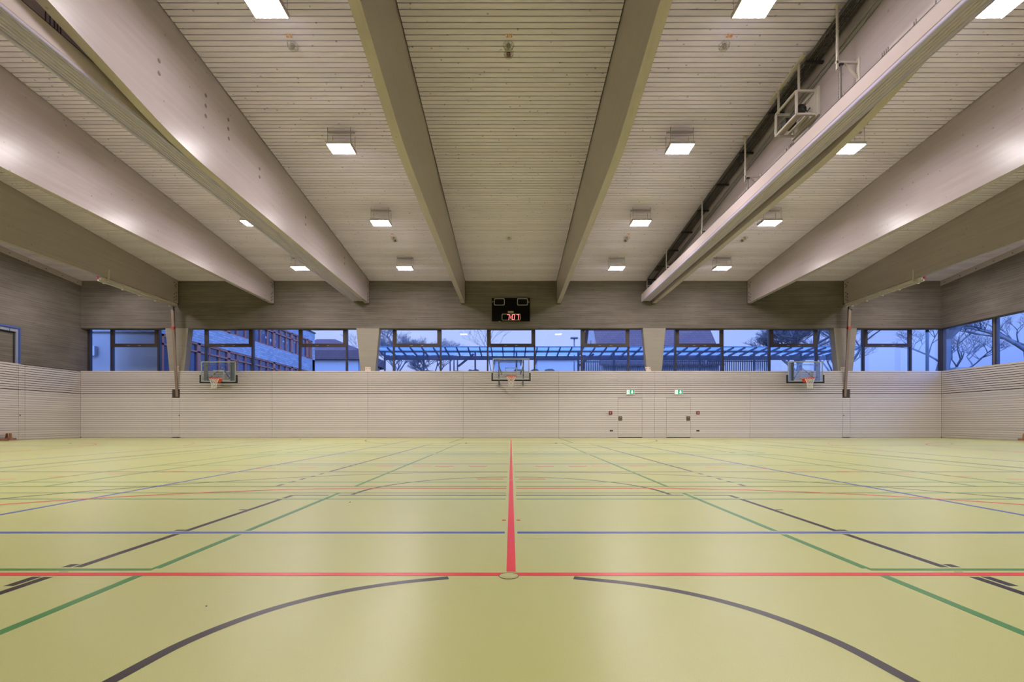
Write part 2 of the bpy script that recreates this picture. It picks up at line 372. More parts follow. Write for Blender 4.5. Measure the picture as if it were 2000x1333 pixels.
R += vline(0.0, 2.656, 22.3, (6.86, 12.55, 17.0))
R += hline(2.607, -20, 20, ())
R += hline(22.6, -20, 20, ())
for s in (-1, 1):
    R += arc(1.5*s, 0.0, 6.0, PI/2, PI/2-s*PI/2*0.95, n=40)
    R += arc(1.5*s, 0.0, 9.0, PI/2, PI/2-s*PI/2*0.9, dash=(0.33, 0.35))
    R += arc(20*s, 12.6-1.5, 6.0, -PI/2, -PI/2-s*PI/2); R += arc(20*s, 12.6+1.5, 6.0, PI/2, PI/2+s*PI/2); R += vline(14*s, 11.1, 14.1)
    R += arc(20*s, 12.6-1.5, 9.0, -PI/2, -PI/2-s*PI/2, dash=(0.33, 0.35)); R += arc(20*s, 12.6+1.5, 9.0, PI/2, PI/2+s*PI/2, dash=(0.33, 0.35))
    R += [('r', min(s*.045, s*.075), max(s*.045, s*.075), 4.03, 4.07)]
    R += [('r', min(s*.11, s*.49), max(s*.11, s*.49), 6.96, 7.01)]
R += [('r', -1.5, -0.06, 5.975, 6.025), ('r', 0.06, 1.5, 5.975, 6.025)]
for k in range(-2, 3):
    if k: R += [('r', k*0.62-0.17, k*0.62+0.17, 8.975, 9.025)]
lines_obj('red_court_lines', 'paint_red', 0.0016, R)
G = []
for (y0, y1) in ((-0.5, 5.616), (6.165, 12.27), (12.83, 18.93)):
    for yy in (y0, y0+0.46, y1-0.46, y1):
        if yy > 0.3: G += hline(yy, -6.72, 6.72, (0.0,), 0.04, 0.06)
    for xx in (6.72, 5.96, 1.99):
        for s in (-1, 1): G += vline(s*xx, max(y0, 0.4), y1, (2.65, 3.593, 8.0, 17.0, 5.43 if xx > 3 else 99), 0.046, 0.062)
    ym = 2.69 if y0 < 0 else (y0+y1)/2
    for s in (-1, 1): G += hline(ym, min(1.99*s, 6.72*s), max(1.99*s, 6.72*s), (), 0.035)
for s in (-1, 1):       # neighbouring badminton courts
    for (y0, y1) in ((0.9, 7.0), (7.9, 14.0), (15.0, 21.1)):
        for xx in (8.47, 9.23): G += vline(s*xx, y0, y1, (8.0,), 0.04)
    for yy in (5.177, 5.616, 6.165, 6.61): G += hline(yy, min(6.8*s, 21*s), max(6.8*s, 21*s), (), 0.04)
lines_obj('green_court_lines', 'paint_green', 0.0010, G)
B = hline(3.593, -20, 20, (0.0,), 0.055, 0.047)
for s in (-1, 1):
    B += vline(4.52*s, 3.65, 21.6, (8.0,))
    B += vline(10.62*s, 3.65, 21.6)
B += hline(9.5, -4.5, 4.5, (0.0,)) + hline(15.6, -4.5, 4.5, (0.0,)) + hline(21.6, -4.5, 4.5, (0.0,)) + hline(12.6, -4.5, 4.5, (0.0,))
lines_obj('blue_court_lines', 'paint_blue', 0.0013, B)
V = hline(8.0, -20, 20, (0.0,)) + hline(17.0, -20, 20, (0.0,))
for s in (-1, 1):
    V += vline(3.01*s, 8.06, 17.0); V += vline(9.12*s, 8.06, 17.0)
    for yy in (6.31, 6.65, 6.99, 7.33, 7.68, 17.3, 17.65, 18.0, 18.35): V += [('r', 3.01*s-.025, 3.01*s+.025, yy-.075, yy+.075)]
lines_obj('navy_court_lines', 'paint_navy', 0.0007, V)
K = []
no_charge = [(1.285, 0.9), (1.283, 1.2), (1.275, 1.4), (1.265, 1.53), (1.25, 1.68), (1.222, 1.84), (1.16, 1.985), (1.085, 2.11), (0.975, 2.23), (0.853, 2.325), (0.752, 2.385), (0.62, 2.45), (0.47, 2.51), (0.33, 2.553)]
def catmull(P, n=6):
    P = [P[0]]+list(P)+[P[-1]]; out = []
    for i in range(1, len(P)-2):
        p0, p1, p2, p3 = (Vector(q) for q in P[i-1:i+3])
        for k in range(n):
            u = k/n; q = 0.5*((2*p1)+(p2-p0)*u+(2*p0-5*p1+4*p2-p3)*u*u+(3*p1-p0-3*p2+p3)*u*u*u); out.append((q.x, q.y))
    return out+[P[-1]]
no_charge = [(1.292, 0.9), (1.288, 1.2), (1.275, 1.45), (1.262, 1.56), (1.215, 1.80), (1.11, 2.03), (0.975, 2.205), (0.80, 2.352), (0.58, 2.468), (0.33, 2.548)]
smooth_nc = catmull(no_charge)
for s in (-1, 1):
    K += [('p', [(s*x, y) for x, y in smooth_nc], 0.048)]
    K += vline(2.45*s, 0.6, 5.43, (2.607, 2.69, 3.593, 5.177))
    K += [('r', min(2.49*s, 2.54*s), max(2.49*s, 2.54*s), 2.42, 2.565), ('r', min(2.49*s, 2.54*s), max(2.49*s, 2.54*s), 2.735, 2.795)]
    for yy in (3.67, 4.53): K += [('r', min(2.48*s, 2.545*s), max(2.48*s, 2.545*s), yy-.02, yy+.02)]
    K += vline(2.45*s, 19.2, 24.9)
    K += [('p', [(s*1.8*math.cos(a), 5.43+1.8*math.sin(a)) for a in [0.03+(PI/2-0.06)*i/30 for i in range(31)]], 0.05)]
    K += arc(0, 1.25, 6.74, PI/2-s*0.01, PI/2-s*1.50, n=60)
    K += arc(0, 23.35, 6.74, -PI/2+s*0.01, -PI/2+s*1.45, n=60); K += arc(0, 19.2, 1.8, -PI/2+s*0.03, -PI/2+s*PI/2, n=24)
K += hline(5.43, -2.45, 2.45, (-1.99, 0.0, 1.99), 0.05, 0.055) + hline(19.2, -2.45, 2.45, (0.0,))
lines_obj('black_court_lines', 'paint_black', 0.0004, K)

# ------------------------------------------------------------------ walls
def slats(b, axis, a0, a1, z0, z1, face, depth=0.05, sign=1):
    """horizontal boards on a wall: axis 'x' -> boards run along x at y=face; 'y' -> run along y at x=face. sign: towards the wall"""
    rows = []; z = 0.05
    for i in range(22): rows.append((z, z+0.102-0.010)); z += 0.1027
    z = 2.31
    for i in range(11): rows.append((z+0.028, z+0.1085)); z += 0.1082
    rows[-1] = (rows[-1][0], 3.5)
    for (r0, r1) in rows:
        r0 = max(r0, z0); r1 = min(r1, z1)
        if r1-r0 < 0.02: continue
        f0, f1 = sorted((face, face+sign*depth))
        if axis == 'x': b.box(a0, a1, f0, f1, r0, r1)
        else: b.box(f0, f1, a0, a1, r0, r1)
g = 0.006
wb = mb('board_concrete')
wb.box(-HW-WT, HW+WT, D+0.02, D+WT, Z1, ZC+0.25)
wb.box(-HW-WT, HW+WT, D+0.08, D+WT, -0.3, Z0-0.03)
wb = wb.build('wall_back'); struct(wb, 'far board-marked concrete wall with pale slatted wood cladding below the windows', 'wall')
mb('gap_brown').box(-HW, HW, D+0.045, D+0.079, 0.0, 3.44).build('cladding_backing', wb)
# sill board on top of the cladding
mb('sill_white').box(-HW, HW, D-0.002, D+0.43, 3.47, 3.502).build('window_sill', wb)
DOORS = ((5.59, 6.85), (8.12, 9.38)); DZ = 2.085
PX = (-22.5, -17.5, -12.5, -7.5, -2.5, 2.5, 7.5, 12.5, 17.5, 22.5)
for i in range(9):
    b = mb('cladding'); x0, x1 = PX[i]+g, PX[i+1]-g
    holes = []
    for (h0, h1) in DOORS: holes.append((h0, h1, DZ))
    for s in (-1, 1): holes.append((17.53*s-0.2, 17.53*s+0.2, 2.54))
    hs = sorted((max(h0, x0), min(h1, x1), hz) for h0, h1, hz in holes if h1 > x0 and h0 < x1)
    x = x0
    for (h0, h1, hz) in hs:
        if h0 > x: slats(b, 'x', x, h0-(g if h0 > x0 else 0), 0.0, 3.5, D)
        slats(b, 'x', h0, h1, hz+g, 3.5, D); x = h1+g
    if x < x1: slats(b, 'x', x, x1, 0.0, 3.5, D)
    # kick board
    b.box(x0, x1, D+0.02, D+0.05, 0.0, 0.045)
    b.build('cladding_panel', wb)
# niche access panels under the climbing poles
for s in (-1, 1):
    p = mb('cladding'); slats(p, 'x', 17.53*s-0.2+g, 17.53*s+0.2-g, 0.0, 2.10, D); p.box(17.53*s-0.2+g, 17.53*s+0.2-g, D+0.02, D+0.05, 0.0, 0.045); p.build('access_panel', wb)
    mb('niche_dark').box(17.53*s-0.2, 17.53*s+0.2, D+0.030, D+0.046, 2.11, 2.54).build('pole_recess', wb)
    mb('plate_brown').disc((17.53*s-s*0.16+0.02, D-0.004, 1.2-0.02), (0, 1, 0), 0.03, 0.006).build('panel_lock', wb)
for k, (h0, h1) in enumerate(DOORS):
    dr = bpy.data.objects.new('door_%d' % (k+1), None); C.objects.link(dr); dr.location = (h0, D, 0); WLOC[dr.name] = Vector((h0, D, 0)); struct(dr, 'flush slatted wood door, %s of the two' % ('left', 'right')[k], 'door')
    b = mb('cladding'); slats(b, 'x', h0+g, h1-g, 0.03, DZ-g, D); b.mat('gap_brown').box(h0+g, h1-g, D+0.036, D+0.044, 0.05, DZ-g); b.build('door_leaf', dr)
    mb('dark_gap').box(h0+g, h1-g, D+0.005, D+0.04, 0.0, 0.03).build('threshold', dr)
    px0 = h0+0.02 if k == 0 else h1-0.22
    hp = mb('plate_brown').box(px0, px0+0.20, D-0.006, D+0.01, 0.90, 1.13).build('handle_plate', dr)
    mb('galvanised').box(px0+0.04, px0+0.16, D-0.02, D-0.006, 1.055, 1.075).build('pull_handle', hp)
# side walls: a concrete wall with window openings
def side_wall(s):
    nm = 'wall_left' if s < 0 else 'wall_right'
    X0, X1 = sorted((s*HW, s*(HW+WT)))
    b = mb('board_concrete')
    def piece(y0, y1, z0, z1, top=False):
        t0 = zc(y0)+0.2 if top else z1; t1 = zc(y1)+0.2 if top else z1
        b.hexa([(X0, y0, z0), (X1, y0, z0), (X1, y1, z0), (X0, y1, z0), (X0, y0, t0), (X1, y0, t0), (X1, y1, t1), (X0, y1, t1)])
    def low(y0, y1):
        a, c = sorted((s*(HW+0.08), s*(HW+WT))); b.box(a, c, y0, y1, -0.3, Z0-0.03)
    if s < 0:
        piece(YB-WT, D+0.02, 5.17, 0, True); low(YB-WT, D+WT); piece(22.2, D+0.019, Z0-0.03, 5.17); b.box(X0, X1, D+0.021, D+WT, Z0-0.03, Z1); piece(YB-WT, 14.0, Z0-0.03, 5.17)
    else:
        piece(YB-WT, D+0.02, Z1, 0, True); low(YB-WT, D+WT); piece(YB-WT, 0.0, Z0-0.03, Z1)
    wl = b.build(nm); struct(wl, '%s board-marked concrete side wall above slatted wood cladding' % nm[5:], 'wall')
    a, c = sorted((s*(HW+0.045), s*(HW+0.079))); mb('gap_brown').box(a, c, YB, D, 0.0, 3.44).build('cladding_backing', wl)
    a, c = sorted((s*(HW-0.002), s*(HW+0.40)))
    mb('sill_white').box(a, c, YB, 22.2 if s < 0 else D+0.44, 3.47, 3.501).build('window_sill', wl)
    ys = [YB, 2.1, 7.1, 12.1, 17.1, 22.1, 22.4, D] if s < 0 else [YB, 0.3, 5.3, 10.3, 15.3, 20.3, D]
    for y0, y1 in zip(ys, ys[1:]):
        b = mb('cladding'); slats(b, 'y', y0+g, y1-g, 0.0, 3.5, s*HW, sign=s)
        a, c = sorted((s*(HW+0.02), s*(HW+0.05))); b.box(a, c, y0+g, y1-g, 0.0, 0.045); b.build('cladding_panel', wl)
    # wooden ledger under the ceiling boards with bolt heads
    b = mb('glulam'); a, c = sorted((s*HW, s*(HW-0.06)))
    b.hexa([(a, YB, zc(YB)-0.25), (c, YB, zc(YB)-0.25), (c, D, zc(D)-0.25), (a, D, zc(D)-0.25), (a, YB, zc(YB)), (c, YB, zc(YB)), (c, D, zc(D)), (a, D, zc(D))])
    b.mat('bolt_dark')
    for k in range(30): b.disc((s*(HW-0.062), D-0.25-k*0.85, zc(D-0.25-k*0.85)-0.15), (1, 0, 0), 0.024, 0.008, 8)
    b.build('ledger_board', wl)
    if s < 0: mb('plate_brown').disc((-HW, 22.17, 1.14), (1, 0, 0), 0.03, 0.008).build('panel_lock', wl)
    return wl
side_wall(-1); side_wall(1)
b = mb('board_concrete').box(-HW, HW, YB-WT, YB-0.05, 3.5, zc(YB)+0.2); wr = b.build('wall_rear'); struct(wr, 'rear hall wall behind the camera', 'wall')
b = mb('cladding').box(-HW, HW, YB-WT, YB, -0.3, 3.5); b.build('wood_cladding', wr)

# ------------------------------------------------------------------ ceiling and beams
BX = [-17.49, -12.49, -7.515, -2.515, 2.49, 7.46, 12.45, 17.48]; BT = 0.2
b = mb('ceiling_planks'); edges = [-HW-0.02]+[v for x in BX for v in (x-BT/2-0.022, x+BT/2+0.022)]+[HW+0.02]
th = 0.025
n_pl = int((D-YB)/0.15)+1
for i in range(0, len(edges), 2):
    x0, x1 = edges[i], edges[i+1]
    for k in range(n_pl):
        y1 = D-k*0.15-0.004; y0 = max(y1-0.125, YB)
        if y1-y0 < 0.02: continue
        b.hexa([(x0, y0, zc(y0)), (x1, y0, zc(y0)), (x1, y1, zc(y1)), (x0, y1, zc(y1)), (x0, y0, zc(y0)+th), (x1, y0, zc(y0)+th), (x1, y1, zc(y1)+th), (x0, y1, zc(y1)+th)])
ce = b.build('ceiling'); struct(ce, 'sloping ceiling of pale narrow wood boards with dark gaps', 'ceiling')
b = mb('dark_gap'); X = HW+WT; ya, yb2 = YB-WT, D+WT
b.hexa([(-X, ya, zc(ya)+0.06), (X, ya, zc(ya)+0.06), (X, yb2, zc(yb2)+0.06), (-X, yb2, zc(yb2)+0.06), (-X, ya, zc(ya)+0.3), (X, ya, zc(ya)+0.3), (X, yb2, zc(yb2)+0.3), (-X, yb2, zc(yb2)+0.3)])
b.build('roof_deck', ce)
def zbeam(y):                 # underside: level from the far wall to mid span, then rising
    if y > 12.0: return 7.03
    if y > 9.8: return 7.03+0.175/(2*2.2)*(12.0-y)**2
    return 7.03+0.175*(10.9-y)
names = ['leftmost wooden roof beam, over the left pole rail', 'second roof beam from left, in the gap between corner and hanging curtain pack', 'deep roof beam beside the left curtain pack, with grey round plugs',
         'roof beam just left of the scoreboard', 'roof beam just right of the scoreboard', 'roof beam behind the right curtain pack and its cable tray',
         'second roof beam from right, bright lamp glow on its side', 'rightmost wooden roof beam, over the right pole rail']
for i, x in enumerate(BX):
    st = [D-0.02, 20, 16, 12.0]+[12-0.2*k for k in range(1, 12)]+[9.0, 8, 7, 5, 2, YB+0.02]
    b = mb('glulam'); x0, x1 = x-BT/2, x+BT/2; n = len(st); vs = []
    for y in st: vs += [(x0, y, zbeam(y)), (x1, y, zbeam(y)), (x1, y, zc(y)+0.058), (x0, y, zc(y)+0.058)]
    fs = [(0, 1, 2, 3), tuple((n-1)*4+q for q in (3, 2, 1, 0))]
    for k in range(n-1):
        for q in range(4): fs.append((k*4+q, (k+1)*4+q, (k+1)*4+(q+1) % 4, k*4+(q+1) % 4))
    b.add(vs, fs)
    b.mat('bolt_dark'); inner = x1 if x < 0 else x0
    if abs(x) > 3:
        for (dy, dz) in ((.20, 7.90), (.10, 8.0), (.28, 8.05), (.14, 7.84), (.26, 7.45), (.13, 7.36), (.26, 7.28), (.13, 7.20), (.26, 7.12), (.13, 7.55)):
            b.disc((inner, D-dy-0.05, dz), (1, 0, 0), 0.033, 0.004, 8)
    b.disc((x, 24.5, 7.03), (0, 0, 1), 0.035, 0.004, 8)
    if i == 2:
        b.mat('plug_grey')
        for (px, py) in ((310.8, 118.8), (311, 143.3), (402, 186.7), (402, 206.9), (402, 226.8), (446, 234), (446, 252), (447, 271), (507, 330), (507, 346), (597, 425), (597, 439), (672.8, 504), (672.8, 515)):
            d = x1*FPX/(px-CX); p = at(px, py, d); b.disc((x1, p.y, p.z), (1, 0, 0), 0.045, 0.003, 12)
    root = b.build('roof_beam'); tag(root, names[i], 'beam', 'wooden roof beams')
    mb('dark_steel').box(x0-0.005, x1+0.005, D-0.02, D+0.03, 7.0, ZC+0.01).build('end_plate', root)

# ------------------------------------------------------------------ columns between the windows
cn = ['tapered concrete column in the window band, behind the left climbing pole', 'tapered concrete column left of the centre windows, small card at its foot',
      'tapered concrete column above the two exit signs', 'tapered concrete column in the window band, behind the right climbing pole']
for i, x in enumerate((-17.5, -7.5, 7.5, 17.5)):
    b = mb('column_concrete').prism([(x-0.385, Z0-0.02), (x+0.385, Z0-0.02), (x+0.60, Z1+0.0), (x-0.60, Z1+0.0)], D+0.03, D+0.42)
    tag(b.build('concrete_column'), cn[i], 'column', 'tapered columns between the windows')

# ------------------------------------------------------------------ windows of the far wall
GRID = [1.25+2.5*k for k in range(-9, 9)]
vents = [(-21.25, -18.75), (-16.25, -13.75), (-11.25, -8.75), (-6.25, -3.75), (-1.25, 1.25), (3.75, 6.25), (8.75, 11.25), (13.75, 16.25), (18.75, 21.25)]
bays = [(-22.5, -17.5), (-17.5, -7.5), (-7.5, 7.5), (7.5, 17.5), (17.5, 22.86)]
for i, (x0, x1) in enumerate(bays):
    wd = bpy.data.objects.new('window_%d' % (i+1), None); C.objects.link(wd); wd.location = ((x0+x1)/2, YG, Z0); WLOC[wd.name] = Vector(wd.location); struct(wd)
    xa, xb = x0, x1
    f = mb('frame_brown').box(xa, xb, YG-0.03, YG+0.05, Z0-0.03, Z0+0.03).box(xa, xb, YG-0.03, YG+0.05, Z1+0.03, Z1+0.2); f.build('frame', wd)
    mull = [m_ for m_ in GRID if x0+0.3 < m_ < x1-0.3]
    ends = []
    if i == 0: ends.append(-22.5+0.05)
    for m_ in mull+ends:
        mb('frame_brown').box(m_-0.035, m_+0.035, YG-0.05, YG+0.012, Z0, Z1+0.1).mat('frame_outer').box(m_-0.04, m_+0.04, YG+0.022, YG+0.16, Z0, Z1+0.1).build('mullion', wd)
    ed = sorted([xa]+mull+[xb])
    for a, c in zip(ed, ed[1:]):
        isv = any(abs(a-v[0]) < .01 and abs(c-v[1]) < .01 for v in vents)
        if isv:
            mb('window_glass').box(a+0.03, c-0.03, YG+0.013, YG+0.021, Z0+0.03, 4.86).build('pane', wd)
            vf = mb('frame_brown')
            zb, zt = 4.83, Z1+0.03
            vf.box(a+0.03, a+0.17, YG-0.07, YG+0.02, zb, zt).box(c-0.17, c-0.03, YG-0.07, YG+0.02, zb, zt)
            vf.box(a+0.17, c-0.17, YG-0.07, YG+0.02, zb, zb+0.165).box(a+0.17, c-0.17, YG-0.07, YG+0.02, 5.71, zt)
            vf.box(a+0.01, c-0.01, YG-0.10, YG-0.07, zb-0.025, zb+0.02)
            vo = vf.build('vent_frame', wd)
            mb('window_glass').box(a+0.17, c-0.17, YG-0.012, YG-0.004, zb+0.165, 5.71).build('vent_pane', vo)
            mb('strut_grey').box(a+0.9, a+1.02, YG-0.085, YG-0.07, zb+0.05, zb+0.075).box(c-1.02, c-0.9, YG-0.085, YG-0.07, zb+0.05, zb+0.075).build('vent_catch', vo)
        else:
            mb('window_glass').box(a+0.03, c-0.03, YG+0.013, YG+0.021, Z0+0.03, Z1+0.03).build('pane', wd)
# right side wall glazing
XG = HW+0.36
wd = bpy.data.objects.new('window_6', None); C.objects.link(wd); wd.location = (XG, 12, Z0); WLOC[wd.name] = Vector(wd.location); struct(wd)
mb('frame_brown').box(XG-0.03, XG+0.05, 0.0, YG, Z0-0.03, Z0+0.03).box(XG-0.03, XG+0.05, 0.0, YG, Z1+0.03, Z1+0.2).build('frame', wd)
ym = [25.55]+[22.85-2.5*k for k in range(10)]
mb('frame_brown').box(XG-0.07, XG+0.1, YG-0.22, YG+0.10, Z0, Z1+0.1).build('corner_post', wd)
for y in ym[1:]:
    mb('frame_brown').box(XG-0.05, XG+0.012, y-0.10, y+0.10, Z0, Z1+0.1).mat('strut_grey').box(XG-0.058, XG-0.05, y-0.03, y+0.03, Z0, Z1+0.1).mat('frame_outer').box(XG+0.022, XG+0.14, y-0.09, y+0.09, Z0, Z1+0.1).build('mullion', wd)
for a, c in zip(ym[1:], ym):
    mb('window_glass').box(XG+0.013, XG+0.021, a+0.10, c-0.1, Z0+0.03, Z1+0.05).build('pane', wd)
# left wall window; concrete panel stands in for the reflection in its glass
wd = bpy.data.objects.new('window_7', None); C.objects.link(wd); wd.location = (-HW, 18, Z0); WLOC[wd.name] = Vector(wd.location); struct(wd)
mb('board_concrete').box(-HW-0.30, -HW-0.12, 14.0, 22.2, Z0, 5.17).build('reflection_panel', wd)
mb('blue_frame').box(-HW-0.06, -HW+0.012, 22.13, 22.20, Z0, 5.17).box(-HW-0.06, -HW+0.012, 14.0, 22.13, 5.09, 5.17).build('outer_frame', wd)
mb('blue_frame_pale').box(-HW-0.12, -HW-0.03, 22.03, 22.12, Z0, 5.08).box(-HW-0.12, -HW-0.03, 14.0, 22.03, 4.94, 5.07).mat('blue_frame').box(-HW-0.028, -HW-0.02, 21.72, 21.75, 4.94, 5.07).build('inner_frame', wd)
mb('dark_steel').box(-HW-0.12, -HW-0.09, 21.97, 22.03, Z0, 4.94).box(-HW-0.12, -HW-0.09, 14.0, 21.97, 4.87, 4.94).build('painted_shadow', wd)  # dark strips put in for the shadow inside the frame

# ------------------------------------------------------------------ ceiling lights
ROWY = [22.5, 18.35, 14.07, 9.74, 5.5, 1.3]
rowtxt = ['farthest row near the end wall', 'second row from the end wall', 'third row from the end wall', 'row at the top of the photo', 'row above the camera', 'row behind the camera']
baytxt = {-19.6: 'bay along the left wall', -9.8: 'bay left of the left curtain', -4.93: 'bay left of centre', 4.9: 'bay right of centre', 9.8: 'bay right of the right curtain', 19.6: 'bay along the right wall'}
def make_light(x, y, label):
    z = zc(y)-0.50; t = thing('ceiling_light', label, 'lamp', (x, y, z), 'hanging square ceiling lights')
    mb('lamp_housing').box(x-0.35, x+0.35, y-0.26, y+0.26, z+0.012, z+0.09).box(x-0.35, x-0.332, y-0.26, y+0.26, z-0.01, z+0.012).box(x+0.332, x+0.35, y-0.26, y+0.26, z-0.01, z+0.012).build('housing', t)
    mb('lamp_diffuser').box(x-0.332, x+0.332, y-0.245, y+0.245, z-0.004, z+0.011).build('diffuser', t)
    for sx in (-1, 1):
        for sy in (-1, 1):
            yy = y+sy*0.2; mb('galvanised').tube([(x+sx*0.33, yy, z+0.08), (x+sx*0.33, yy, zc(yy)+0.0)], 0.006, 5).build('suspension_wire', t)
    mb('lamp_housing').box(x-0.38, x+0.38, y-0.03, y+0.03, zc(y+0.03)-0.04, zc(y+0.03)).build('ceiling_rail', t)
    return t
l0 = None
for r_, y in enumerate(ROWY):
    for x in (-9.8, -4.93, 4.9, 9.8)+(-19.6, 19.6):
        lab = 'square ceiling light, %s, %s' % (baytxt[x], rowtxt[r_])
        if l0 is None: l0 = make_light(x, y, lab)
        else: dup(l0, (x, y, zc(y)-0.50), lab)

# ------------------------------------------------------------------ divider curtains packed under the beams
def curtain(xo, xi, label):      # xo: side away from the beam, xi: side next to it
    t = thing('divider_curtain', label, 'curtain', ((xo+xi)/2, 12, 7.1), 'raised divider curtains'); y0, y1 = YB+0.1, D-0.10
    a, c = sorted((xo, xi)); Wd = c-a
    # casing: left and right faces with a rolled edge
    prof = [(a, 7.19), (a+0.012, 7.165), (a+0.03, 7.15), (c-0.03, 7.15), (c-0.012, 7.165), (c, 7.19), (c, 7.48), (a, 7.48)]
    b = mb('casing_paint'); b.prism([(x, z) for x, z in prof], y0, y1); b.build('casing', t)
    mb('dark_steel').box(a-0.002, c+0.002, y0, y1+0.0, 7.481, 7.495).build('top_seal', t)
    # folds hanging under it, each a rounded lobe; a dark slot in the middle
    b = mb('curtain_fabric'); u = [0.0, 0.075, 0.13, 0.17, 0.215, 0.25, 0.285, 0.335, 0.38]
    lobes = []; rnd = random.Random(4); x = a
    widths = [0.085, 0.05, 0.038, 0.03, 0.026, 0.022, 0.026, 0.022, 0.028, 0.024, 0.03, 0.022, 0.036, 0.045, 0.0465]
    k = Wd/sum(widths)
    for i, wv in enumerate(widths):
        wv *= k; r = wv/2; dz = 0.012*((i*7) % 3)+(0.0 if i in (0, len(widths)-1) else 0.014)
        cx = x+r; pts = []
        for q in range(7):
            an = PI+PI*q/6; pts.append((cx+r*0.88*math.cos(an), 7.135+dz+min(r*1.5, 0.045)*math.sin(an)))
        poly = [(cx-r*0.88, 7.17)]+pts+[(cx+r*0.88, 7.17)]
        n = len(poly); vs = [(p[0], y0, p[1]) for p in poly]+[(p[0], y1, p[1]) for p in poly]
        b.add(vs, [(i2, i2+1, n+i2+1, n+i2) for i2 in range(n-1)], True); b.add(vs[:n], [tuple(range(n))]); b.add(vs[n:], [tuple(reversed(range(n)))])
        x += wv
    b.build('folded_curtain', t)
    return t
curtain(-8.28, -7.73, 'packed grey divider curtain along the left deep roof beam')
curtain(6.78, 7.26, 'packed divider curtain in long pink-white casing under the right beam')

# hangers carrying the right curtain pack
def hanger(y, label):
    t = thing('curtain_hanger', label, 'bracket', (6.9, y, zc(y)), 'white curtain hanger brackets'); z = zc(y)
    mb('white_metal').box(6.85, 6.95, y-0.05, y+0.05, z-0.015, z).box(6.885, 6.915, y-0.02, y+0.02, z-1.33 if z-1.33 > 7.6 else 7.62, z-0.01).build('ceiling_post', t)
    za = max(z-1.16, 7.78)
    mb('white_metal').box(6.87, 7.355, y-0.02, y+0.02, za-0.05, za).bar((7.05, y, za-0.03), (7.33, y, max(za-0.36, 7.54)), 0.03).box(7.335, 7.36, y-0.05, y+0.05, max(za-0.42, 7.52), za+0.06).build('wall_arm', t)
    mb('galvanised').box(6.965, 6.995, y-0.015, y+0.015, 7.5, za-0.04).mat('dark_steel').box(6.94, 7.02, y-0.03, y+0.03, za-0.09, za-0.05).build('drop_rod', t)
    b = mb('galvanised'); zz = za-0.06
    k = 0
    while zz > 7.53:
        b.box(6.915-(0.008 if k % 2 else 0.003), 6.915+(0.008 if k % 2 else 0.003), y-0.03, y-0.018, zz-0.022, zz); zz -= 0.028; k += 1
    b.build('chain', t)
hl = {10.24: 'white hanger bracket with chain, nearest one on the right curtain pack', 14.26: 'white hanger bracket just beyond the motor frame on the right beam',
      17.48: 'white hanger bracket midway between motor frame and far wall', 21.5: 'small white hanger bracket second from the far wall', 24.55: 'tiny white hanger bracket against the far wall'}
for y, lb in hl.items(): hanger(y, lb)
# motor frame
x0, x1, y0, y1, z0, z1 = 6.84, 7.30, 11.6, 12.5, 8.21, 8.77
t = thing('winch_frame', 'white box frame holding dark winch motor above the right curtain pack', 'machine', (7.05, 12.05, 8.21))
b = mb('white_metal')
for y in (y0, y1):
    b.box(x0, x1, y-0.022, y+0.022, z0-0.022, z0+0.022).box(x0, x1, y-0.022, y+0.022, z1-0.022, z1+0.022)
    for x in (x0, x1): b.box(x-0.022, x+0.022, y-0.022, y+0.022, z0, z1)
for z in (z0, z1):
    for x in (x0, x1): b.box(x-0.022, x+0.022, y0, y1, z-0.022, z+0.022)
b.build('box_frame', t)
mb('white_metal').box(7.30, 7.355, y0-0.1, y1+0.1, z0-0.06, z1+0.06).build('mounting_plate', t)
b = mb('white_metal')
for y in (11.62, 12.5): b.box(6.89, 6.93, y-0.02, y+0.02, z1, zc(y)-0.03)
ya, yb_ = 11.38, 12.9
b.hexa([(6.87, ya, zc(ya)-0.05), (6.95, ya, zc(ya)-0.05), (6.95, yb_, zc(yb_)-0.05), (6.87, yb_, zc(yb_)-0.05), (6.87, ya, zc(ya)), (6.95, ya, zc(ya)), (6.95, yb_, zc(yb_)), (6.87, yb_, zc(yb_))])
b.build('ceiling_posts', t)
b = mb('dark_steel').tube([(7.06, 11.75, 8.44), (7.06, 12.05, 8.44)], 0.12, 14).tube([(7.06, 12.05, 8.44), (7.06, 12.22, 8.44)], 0.075, 12).box(6.93, 7.2, 12.2, 12.42, 8.3, 8.5)
b.tube([(7.12, 11.7, 8.52), (7.0, 11.62, 8.36), (7.1, 11.6, 8.28), (7.2, 11.66, 8.4)], 0.014, 6); b.build('motor', t)
mb('casing_paint').box(6.90, 7.02, 11.62, 12.48, 8.235, 8.26).mat('white_metal').box(7.12, 7.2, 11.62, 12.48, 8.235, 8.27).build('base_rail', t)
# cable tray
ta, tb = 9.0-9.0+YB+0.3, D-0.15
b = mb('tray_steel')
def slope_bar(b, x0, x1, ya, yb_, dz0, dz1):
    b.hexa([(x0, ya, zc(ya)-dz0), (x1, ya, zc(ya)-dz0), (x1, yb_, zc(yb_)-dz0), (x0, yb_, zc(yb_)-dz0), (x0, ya, zc(ya)-dz1), (x1, ya, zc(ya)-dz1), (x1, yb_, zc(yb_)-dz1), (x0, yb_, zc(yb_)-dz1)])
for x in (6.97, 7.03, 7.09, 7.15, 7.21, 7.27): slope_bar(b, x-0.005, x+0.005, ta, tb, 0.17, 0.16)
for x in (6.965, 7.275):
    for dz in (0.17, 0.14, 0.11): slope_bar(b, x-0.006, x+0.006, ta, tb, dz+0.006, dz-0.006)
y = ta
while y < tb:
    b.box(6.965, 7.275, y-0.004, y+0.004, zc(y)-0.176, zc(y)-0.168); b.box(6.961, 6.969, y-0.004, y+0.004, zc(y)-0.17, zc(y)-0.10); y += 0.10
